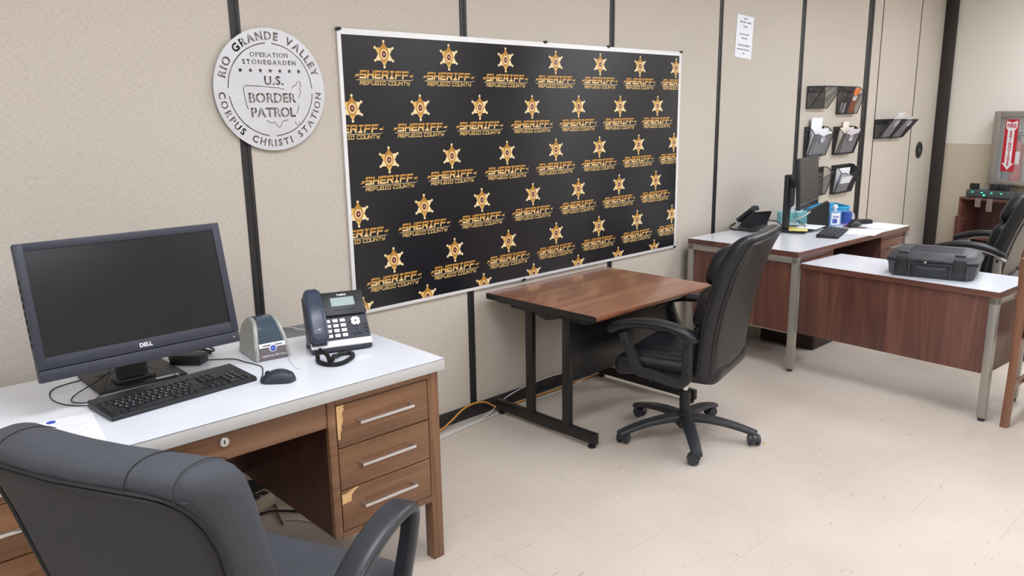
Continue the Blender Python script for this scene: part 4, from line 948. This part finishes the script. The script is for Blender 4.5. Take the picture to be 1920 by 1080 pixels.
tag(MB().box((-.04, -.03, 0), (.04, .03, .05), .003).obj('blue_box', mat('blue_card', (36, 66, 160), .5), loc=(4.80, -.40, FZ), rot=(0, 0, .3)), 'small dark blue box behind the wedge shaped stand', 'box')
t = thing('sanitizer_bottle', 'clear and blue labelled pump bottle of sanitizer on the far desk', 'bottle', (4.83, -.52, FZ), R(-45))
MB().box((-.040, -.022, 0), (.040, .022, .105), .006).obj('bottle', mat('clear_blue', (120, 168, 216), .15), t)
MB().box((-.030, -.0228, .008), (.030, -.0215, .092)).box((-.022, -.0232, .018), (.012, -.0226, .05), 0, 1).box((-.02, -.0232, .06), (.022, -.0226, .068), 0, 1).obj('label', [M_['white'], mat('label_blue', (60, 92, 176), .5)], t)
MB().cyl((0, 0, .104), (0, 0, .128), .012, n=16).cyl((0, 0, .126), (0, 0, .150), .020, .015, n=16, bev=.003).obj('pump', M_['white'], t)
t = thing('coffee_mug', 'white and blue mug behind the sanitizer bottle', 'mug', (5.0, -.53, FZ), R(-30))
MB().cyl((0, 0, 0), (0, 0, .085), .036, .040, n=28, bev=.003).obj('cup', mat('mug_blue', (60, 90, 170), .3), t)
MB().tube([(.036+.028*math.sin(R(a)), 0, .045+.028*math.cos(R(a))) for a in range(0, 181, 20)], .007, 8).obj('handle', M_['white'], t)
tag(MB().box((-.065, -.035, 0), (.065, .035, .028), .003).obj('black_box', M_['black_plastic'], loc=(5.06, -.62, FZ+.0), rot=(0, 0, -.6)), 'flat black box at the back edge of the far desk beside papers', 'box')
tag(MB().box((-.07, -.035, 0), (.07, .035, .003)).obj('purple_card', mat('purple', (140, 96, 180), .5), loc=(4.98, -.60+.02, FZ), rot=(0, 0, -.3)), 'small purple card by the flat black box', 'card')
tag(MB().box((-.14, -.108, 0), (.14, .108, .006), .0005).obj('paper_stack', M_['paper'], loc=(5.01, -.30, FZ), rot=(0, 0, -.1)), 'thick stack of white paper near the back of the far desk', 'paper')
bpy.data.objects['paper_stack'].location = (4.99, -.80, FZ)
tag(MB().box((-.14, -.108, 0), (.14, .108, .001)).obj('paper_sheet', M_['paper'], loc=(4.66, -.80, FZ), rot=(0, 0, .12)), 'single white sheet lying at the front edge of the far desk', 'paper')

# ------------------------------------------------------------------ on the fabric wall
t = thing('wall_notice', 'narrow white typed notice pinned high on the fabric wall', 'notice', (4.372, -.002, 2.045), 0)
NM = Matrix.Rotation(R(3), 4, 'Y')
MB().box((-.108, -.0012, -.14), (.108, 0, .14), 0, 0, NM).obj('sheet', M_['paper'], t)
b = MB()
for z, parts in ((.118, [(-.02, .02)]), (.095, [(-.07, -.03), (-.022, .008), (.022, .075)]), (.067, [(-.02, .025)]), (.015, [(-.062, -.03), (-.02, .008), (.016, .055)]), (-.01, [(-.035, .035)]), (-.058, [(-.075, -.035), (-.028, 0), (.008, .072)]), (-.085, [(-.085, -.04), (-.033, -.01), (0, .02), (.03, .078)]), (-.110, [(-.01, .015)])):
    for x0_, x1_ in parts:
        x = x0_
        while x < x1_: b.box((x, -.0016, z-.004), (x+.0045, -.0011, z+.004+(.003 if random.random() < .3 else 0)), 0, 0, NM); x += .0062
b.obj('print', M_['ink'], t, smooth=False)

def mesh_mat():
    m = bpy.data.materials.new('black_wire_mesh'); m.use_nodes = True; n, l, b = nodes(m)
    b.inputs['Base Color'].default_value = lin((60, 60, 64)); b.inputs['Roughness'].default_value = .5
    tc = n.new('ShaderNodeTexCoord'); hs_ = []
    sp = n.new('ShaderNodeSeparateXYZ'); l.new(tc.outputs['Object'], sp.inputs[0])
    for i in (0, 1, 2):
        ml = n.new('ShaderNodeMath'); ml.operation = 'MULTIPLY'; ml.inputs[1].default_value = 2*PI/.003; l.new(sp.outputs[i], ml.inputs[0])
        s_ = n.new('ShaderNodeMath'); s_.operation = 'SINE'; l.new(ml.outputs[0], s_.inputs[0]); hs_.append(s_)
    mx = n.new('ShaderNodeMath'); mx.operation = 'MAXIMUM'; l.new(hs_[0].outputs[0], mx.inputs[0]); l.new(hs_[2].outputs[0], mx.inputs[1])
    st = n.new('ShaderNodeMath'); st.operation = 'GREATER_THAN'; st.inputs[1].default_value = .52; l.new(mx.outputs[0], st.inputs[0]); l.new(st.outputs[0], b.inputs['Alpha'])
    return m
M_['mesh'] = mesh_mat()
def pocket(label, x, z, w_=.31, h=.235, straight=False, tagged=True, dep=.105):
    """back on the wall, front leaning out towards the room; z = bottom"""
    t = thing('mesh_wall_pocket', label, 'wall file', (x, -.006, z), 0, 'wall file pockets')
    hb = h
    hf = h if straight else h*.74
    d0 = .03
    def fy(zz): return -(d0+(dep-d0)*zz/h)
    b = MB(); b.flat([(0, 0, 0), (w_, 0, 0), (w_, 0, hb), (0, 0, hb)])
    b.obj('back_panel', M_['mesh'], t, smooth=False)
    # front: dipped top edge
    b = MB(); N = 16; pts = []
    for k in range(N+1):
        u = k/N; dip = 0 if straight else -.05*h*4*math.exp(-((u-.5)/.17)**2)*.22*4/4
        zz = hf+dip*2.2 if not straight else hf
        pts.append((w_*u, fy(zz), zz))
    bot = [(w_*k/N, fy(0), 0) for k in range(N+1)]
    for k in range(N): b.flat([bot[k], bot[k+1], pts[k+1], pts[k]])
    b.flat([(0, 0, 0), (0, fy(0), 0), (w_, fy(0), 0), (w_, 0, 0)])
    b.obj('front_panel', M_['mesh'], t, smooth=False)
    sides = []
    for xx in (0, w_):
        if straight: edge = [(xx, 0, hb), (xx, fy(hf), hf)]
        else: edge = spline([(xx, 0, hb), (xx, -.035, hb-.004), (xx, -.065, hb-.03), (xx, fy(hf), hf)], 5)
        b = MB(); prev = None
        poly = [(xx, 0, 0)]+[tuple(p) for p in edge]+[(xx, fy(0), 0)]
        b.flat(poly); b.obj('side_panel', M_['mesh'], t, smooth=False); sides.append(edge)
    b = MB(); r = .0034
    b.tube([(0, 0, hb), (w_, 0, hb)], r, 6); b.tube([(0, 0, 0), (0, 0, hb)], r, 6); b.tube([(w_, 0, 0), (w_, 0, hb)], r, 6); b.tube([(0, 0, 0), (w_, 0, 0)], r, 6)
    b.tube(pts, r, 6); b.tube([(0, fy(0), 0), (w_, fy(0), 0)], r, 6)
    for xx, ed in zip((0, w_), sides): b.tube(ed, r, 6); b.tube([(xx, fy(0), 0), (xx, fy(hf), hf)], r, 6); b.tube([(xx, 0, 0), (xx, fy(0), 0)], r, 6)
    b.obj('wire_frame', M_['black_metal'], t)
    MB().box((.012, -.004, hb-.045), (w_-.012, -.001, hb-.006)).cyl((.03, -.006, hb-.022), (.03, -.003, hb-.022), .005, n=10, mi=1).cyl((.05, -.006, hb-.022), (.05, -.003, hb-.022), .005, n=10, mi=1).obj('hanging_bar', [M_['black_metal'], M_['chrome']], t)
    if tagged:
        zc = hf*.78; b = MB(); b.flat([(w_*.5-.03, fy(zc-.02)-.002, zc-.02), (w_*.5+.03, fy(zc-.02)-.002, zc-.02), (w_*.5+.03, fy(zc+.02)-.002, zc+.02), (w_*.5-.03, fy(zc+.02)-.002, zc+.02)])
        for q in (0, 1): b.flat([(w_*.5-.02, fy(zc-.01+q*.014)-.003, zc-.01+q*.014), (w_*.5+.02, fy(zc-.01+q*.014)-.003, zc-.01+q*.014), (w_*.5+.02, fy(zc-.004+q*.014)-.003, zc-.004+q*.014), (w_*.5-.02, fy(zc-.004+q*.014)-.003, zc-.004+q*.014)], 1)
        b.obj('tag', [M_['paper'], M_['ink']], t, smooth=False)
    return t
pocket('black mesh wall pocket with straight rim, empty, top left by the far monitor', 5.335, 1.560, .30, .165, True, False, .14)
pocket('black mesh wall pocket holding an orange folder, top right of its group', 5.866, 1.512, .33, .22)
pocket('black mesh wall pocket full of white papers, above the far monitor', 5.336, 1.185, .32, .23)
pocket('black mesh wall pocket with white and pale papers, middle row beside the dark wall strip', 5.845, 1.180, .34, .225)
pocket('black mesh wall pocket partly hidden behind the far monitor', 5.385, .862, .32, .225, False, False)
pocket('black mesh wall pocket with one thick white paper pack, lowest of the right column', 5.860, .850, .34, .235)
pocket('straight rimmed black mesh pocket with tall white sheets, left of the pair near round handle', 6.668, 1.285, .28, .165, True, True, .16)
pocket('straight rimmed black mesh pocket with low sheet, right of the pair near round handle', 6.968, 1.280, .28, .165, True, True, .16)
def papers(name, label, x0, x1, z0, z1, y0, y1, col='paper', lean=0):
    b = MB(); b.prism([(x0, z0), (x1, z0), (x1+lean, z1), (x0+lean, z1)], lambda u, v, q: (u, -.006+(y0+(y1-y0)*(v-z0)/(z1-z0))-q, v), 0, .006)
    return tag(b.obj(name, M_[col] if isinstance(col, str) else col), label, 'paper')
org = mat('orange_card', (232, 122, 60), .6); pale = mat('pale_lilac_paper', (222, 216, 228), .7)
papers('orange_folder', 'orange folder sticking out of the top right mesh wall pocket', 6.03, 6.13, 1.520, 1.715, -.018, -.055, org, .04)
papers('small_card', 'small grey white card in the bottom of the orange folder pocket', 5.885, 5.965, 1.52, 1.60, -.014, -.03)
papers('tall_form', 'tall white form rising from the pocket above the far monitor', 5.395, 5.58, 1.195, 1.485, -.006, -.020)
papers('paper_bundle', 'white paper bundle fanned in the pocket above the far monitor', 5.35, 5.62, 1.195, 1.40, -.016, -.055)
papers('paper_sheaf', 'white sheaf leaning across the two middle row wall pockets', 5.42, 5.64, 1.20, 1.375, -.022, -.072, 'paper', .01)
papers('paper_sheaf', 'cream sheaf in the middle row pocket beside the dark wall strip', 5.86, 6.12, 1.19, 1.40, -.010, -.045, mat('cream_paper', (236, 228, 216), .7))
papers('lilac_sheets', 'pale lilac sheets leaning in the middle row pocket beside the dark strip', 5.93, 6.16, 1.19, 1.385, -.020, -.078, pale, .015)
papers('note_slip', 'pale note slip on top of the middle row pocket by the dark strip', 5.99, 6.10, 1.30, 1.445, -.003, -.008, mat('pale_slip', (246, 236, 222), .7))
papers('paper_pack', 'thick white paper pack in the lowest right wall pocket', 5.885, 6.14, .862, 1.06, -.010, -.030)
papers('folded_pages', 'bent white pages leaning in front of the thick pack in the lowest pocket', 5.90, 6.10, .862, .99, -.02, -.075)
papers('white_sheets', 'white sheets rising from the left pocket of the pair near the round handle', 6.76, 6.93, 1.295, 1.51, -.025, -.155, 'paper', .02)
papers('curled_sheet', 'low white sheet in the right pocket of the pair near the round handle', 6.99, 7.20, 1.29, 1.468, -.02, -.13)
t = thing('recessed_handle', 'round black recessed pull handle on the end panel of the fabric wall', 'handle', (7.80, -.001, 1.135), 0)
b = MB(); n = 40
b.rings([[(rr*math.cos(2*PI*k/n), y, rr*math.sin(2*PI*k/n)) for k in range(n)] for rr, y in ((.082, 0), (.082, -.006), (.074, -.010), (.064, -.009), (.060, -.004), (.0, -.004))], cap=False); b.obj('escutcheon', M_['black_plastic'], t)
MB().box((-.058, -.009, -.012), (.058, -.003, .012), .002).obj('grip_bar', M_['black_metal'], t); MB().box((-.011, -.0115, -.011), (.011, -.008, .011), .001).obj('latch_button', M_['ink'], t)

# ------------------------------------------------------------------ right wall: extinguisher cabinet, bookcase, charger
def rw(name, label, cat, x, off, z, group=None):
    t = thing(name, label, cat, group=group); p = RW @ Vector((x, -off, z)); t.location = p; t.rotation_euler = (0, 0, R(-103)); return t
t = rw('extinguisher_cabinet', 'glass fronted grey metal fire extinguisher cabinet on the two tone wall', 'cabinet', .555, 0, .815)
gm = mat('taupe_metal', (156, 150, 142), .42, .35)
b = MB(); w_, h = .44, .69
for a, c in (((0, -.14, 0), (.02, 0, h)), ((w_-.02, -.14, 0), (w_, 0, h)), ((0, -.14, 0), (w_, 0, .02)), ((0, -.14, h-.02), (w_, 0, h))): b.box(a, c, .002)
b.box((.02, -.012, .02), (w_-.02, -.002, h-.02), 0, 1); b.obj('box', [gm, M_['white']], t)
b = MB()
for a, c in (((.005, -.156, .005), (.065, -.142, h-.005)), ((w_-.065, -.156, .005), (w_-.005, -.142, h-.005)), ((.065, -.156, .005), (w_-.065, -.142, .045)), ((.065, -.156, h-.055), (w_-.065, -.142, h-.005))): b.box(a, c, .003)
dr = b.obj('door', gm, t)
gl = bpy.data.materials.new('clear_glass'); gl.use_nodes = True; n_, l_, b_ = nodes(gl)
b_.inputs['Roughness'].default_value = .03; b_.inputs['Alpha'].default_value = .16; b_.inputs['Base Color'].default_value = (.8, .85, .85, 1)
MB().box((.06, -.150, .04), (w_-.06, -.147, h-.05)).obj('glass', gl, dr)
sg = MB(); X0, X1, Z0, Z1 = .112, .232, .135, .615; yy = -.1505
sg.box((X0, yy-.0006, Z0), (X1, yy, Z1), 0, 0)
cx = (X0+X1)/2
sg.prism([(cx, Z0+.012), (cx+.052, Z0+.075), (cx+.030, Z0+.075), (cx+.030, Z1-.10), (cx+.050, Z1-.075), (cx+.050, Z1-.012), (cx+.02, Z1-.022), (cx, Z1-.032), (cx-.02, Z1-.022), (cx-.050, Z1-.012), (cx-.050, Z1-.075), (cx-.030, Z1-.10), (cx-.030, Z0+.075), (cx-.052, Z0+.075)], lambda u, v, q: (u, yy-.0008-q, v), 0, .0004, 1)
sg.text('FIRE', .050, Matrix.Translation((cx, yy-.0018, Z1-.060)) @ TX, 0, .0015, .0002, sx=.92)
for k, ch in enumerate('EXTINGUISHER'): sg.text(ch, .034, Matrix.Translation((cx, yy-.0018, Z1-.118-k*.0275)) @ TX, 0, .0014, .0002, sx=1.15)
sg.obj('sign', [M_['red'], M_['white_ink']], dr, smooth=False)
t = rw('fire_extinguisher', 'red fire extinguisher with black hose inside the glass fronted cabinet', 'fire extinguisher', .765, .075, .845)
b = MB(); b.rings([[(r_*math.cos(2*PI*k/28), r_*math.sin(2*PI*k/28), z) for k in range(28)] for r_, z in ((.045, 0), (.052, .006), (.054, .03), (.054, .30), (.046, .345), (.024, .375), (.02, .39))]); b.obj('cylinder', M_['red_paint'], t)
MB().cyl((0, 0, .385), (0, 0, .43), .018, n=16).box((-.06, -.008, .43), (.04, .008, .442), .002).box((-.07, -.007, .455), (.03, .007, .465), .002).obj('valve', M_['black_metal'], t)
MB().tube(spline([(0, 0, .42), (-.06, -.01, .45), (-.105, -.015, .40), (-.115, -.02, .28), (-.11, -.02, .14), (-.105, -.02, .02)], 7), .009, 8).obj('hose', M_['cable'], t)
MB().rings([[((.0548)*math.sin(R(-50+10*k)), -(.0548)*math.cos(R(-50+10*k)), z) for k in range(11)] for z in (.17, .29)], closed=False, cap=False).obj('label', M_['white'], t)

t = rw('bookcase', 'low open reddish wood bookcase under the extinguisher cabinet', 'bookcase', .392, .012, 0)
W, D, H = .62, .288, .69
b = MB()
b.box((0, -D, 0), (.022, 0, H-.022), .001); b.box((W-.022, -D, 0), (W, 0, H-.022), .001); b.box((0, -D, H-.022), (W, 0, H), .001); b.obj('carcass', M_['mahog_x'], t)
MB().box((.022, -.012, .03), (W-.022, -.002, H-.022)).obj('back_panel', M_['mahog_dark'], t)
for z in (.29, .05): MB().box((.022, -D+.006, z), (W-.022, -.012, z+.022), .001).obj('shelf', M_['mahog_x'], t)
MB().box((.022, -D+.04, .46), (.030, -D+.075, .485), .002).obj('hinge_plate', M_['chrome'], t)
MB().box((-.012, -D-.02, 0), (-.001, -D+.05, .50), .001).obj('side_trim', M_['mahog_z'], t)
tp = mat('cloth_tape', (130, 116, 112), .6)
for x, zl in ((.155, .085), (.265, .12)):
    MB().box((x, -D-.0018, H-zl), (x+.055, -D-.0004, H+.001)).box((x, -D-.0015, H), (x+.055, -D+.03, H+.0015)).obj('tape_strip', tp, t)
t = rw('battery_charger', 'dark grey multi bay charger with green lights on top of the bookcase', 'charger', .425, .275, .6925)
cg = mat('charger_grey', (70, 80, 80), .5)
b = MB(); b.cushion((.42, .14, .075), .015, lambda p: p+Vector((.21, .08, .0375)), 8); b.obj('body', cg, t)
for x in (.045, .135, .225, .315): MB().box((x+.015, .006, .048), (x+.032, .010, .054)).obj('light', M_['led'], t)
MB().box((.172, .007, .018), (.188, .0095, .034), .001).obj('light', M_['led'], t)
for k, (x, nm) in enumerate(((.015, 'leftmost'), (.205, 'middle'), (.300, 'rightmost'))):
    q = rw('radio_handset', 'small dark radio unit docked in the charger, %s of the three' % nm, 'radio', .425+x, .235, .7675, 'radio units docked in the charger')
    MB().box((0, -.0, 0), (.075, .045, .055), .006).obj('case', M_['black_plastic'], q); MB().cyl((.038, -.003, .040), (.038, .003, .040), .011, n=16).obj('knob', M_['black_metal'], q)
MB().cushion((.05, .03, .02), .006, None, 4).obj('label_tag', M_['ink'], t).location = (.155, .05, .078)
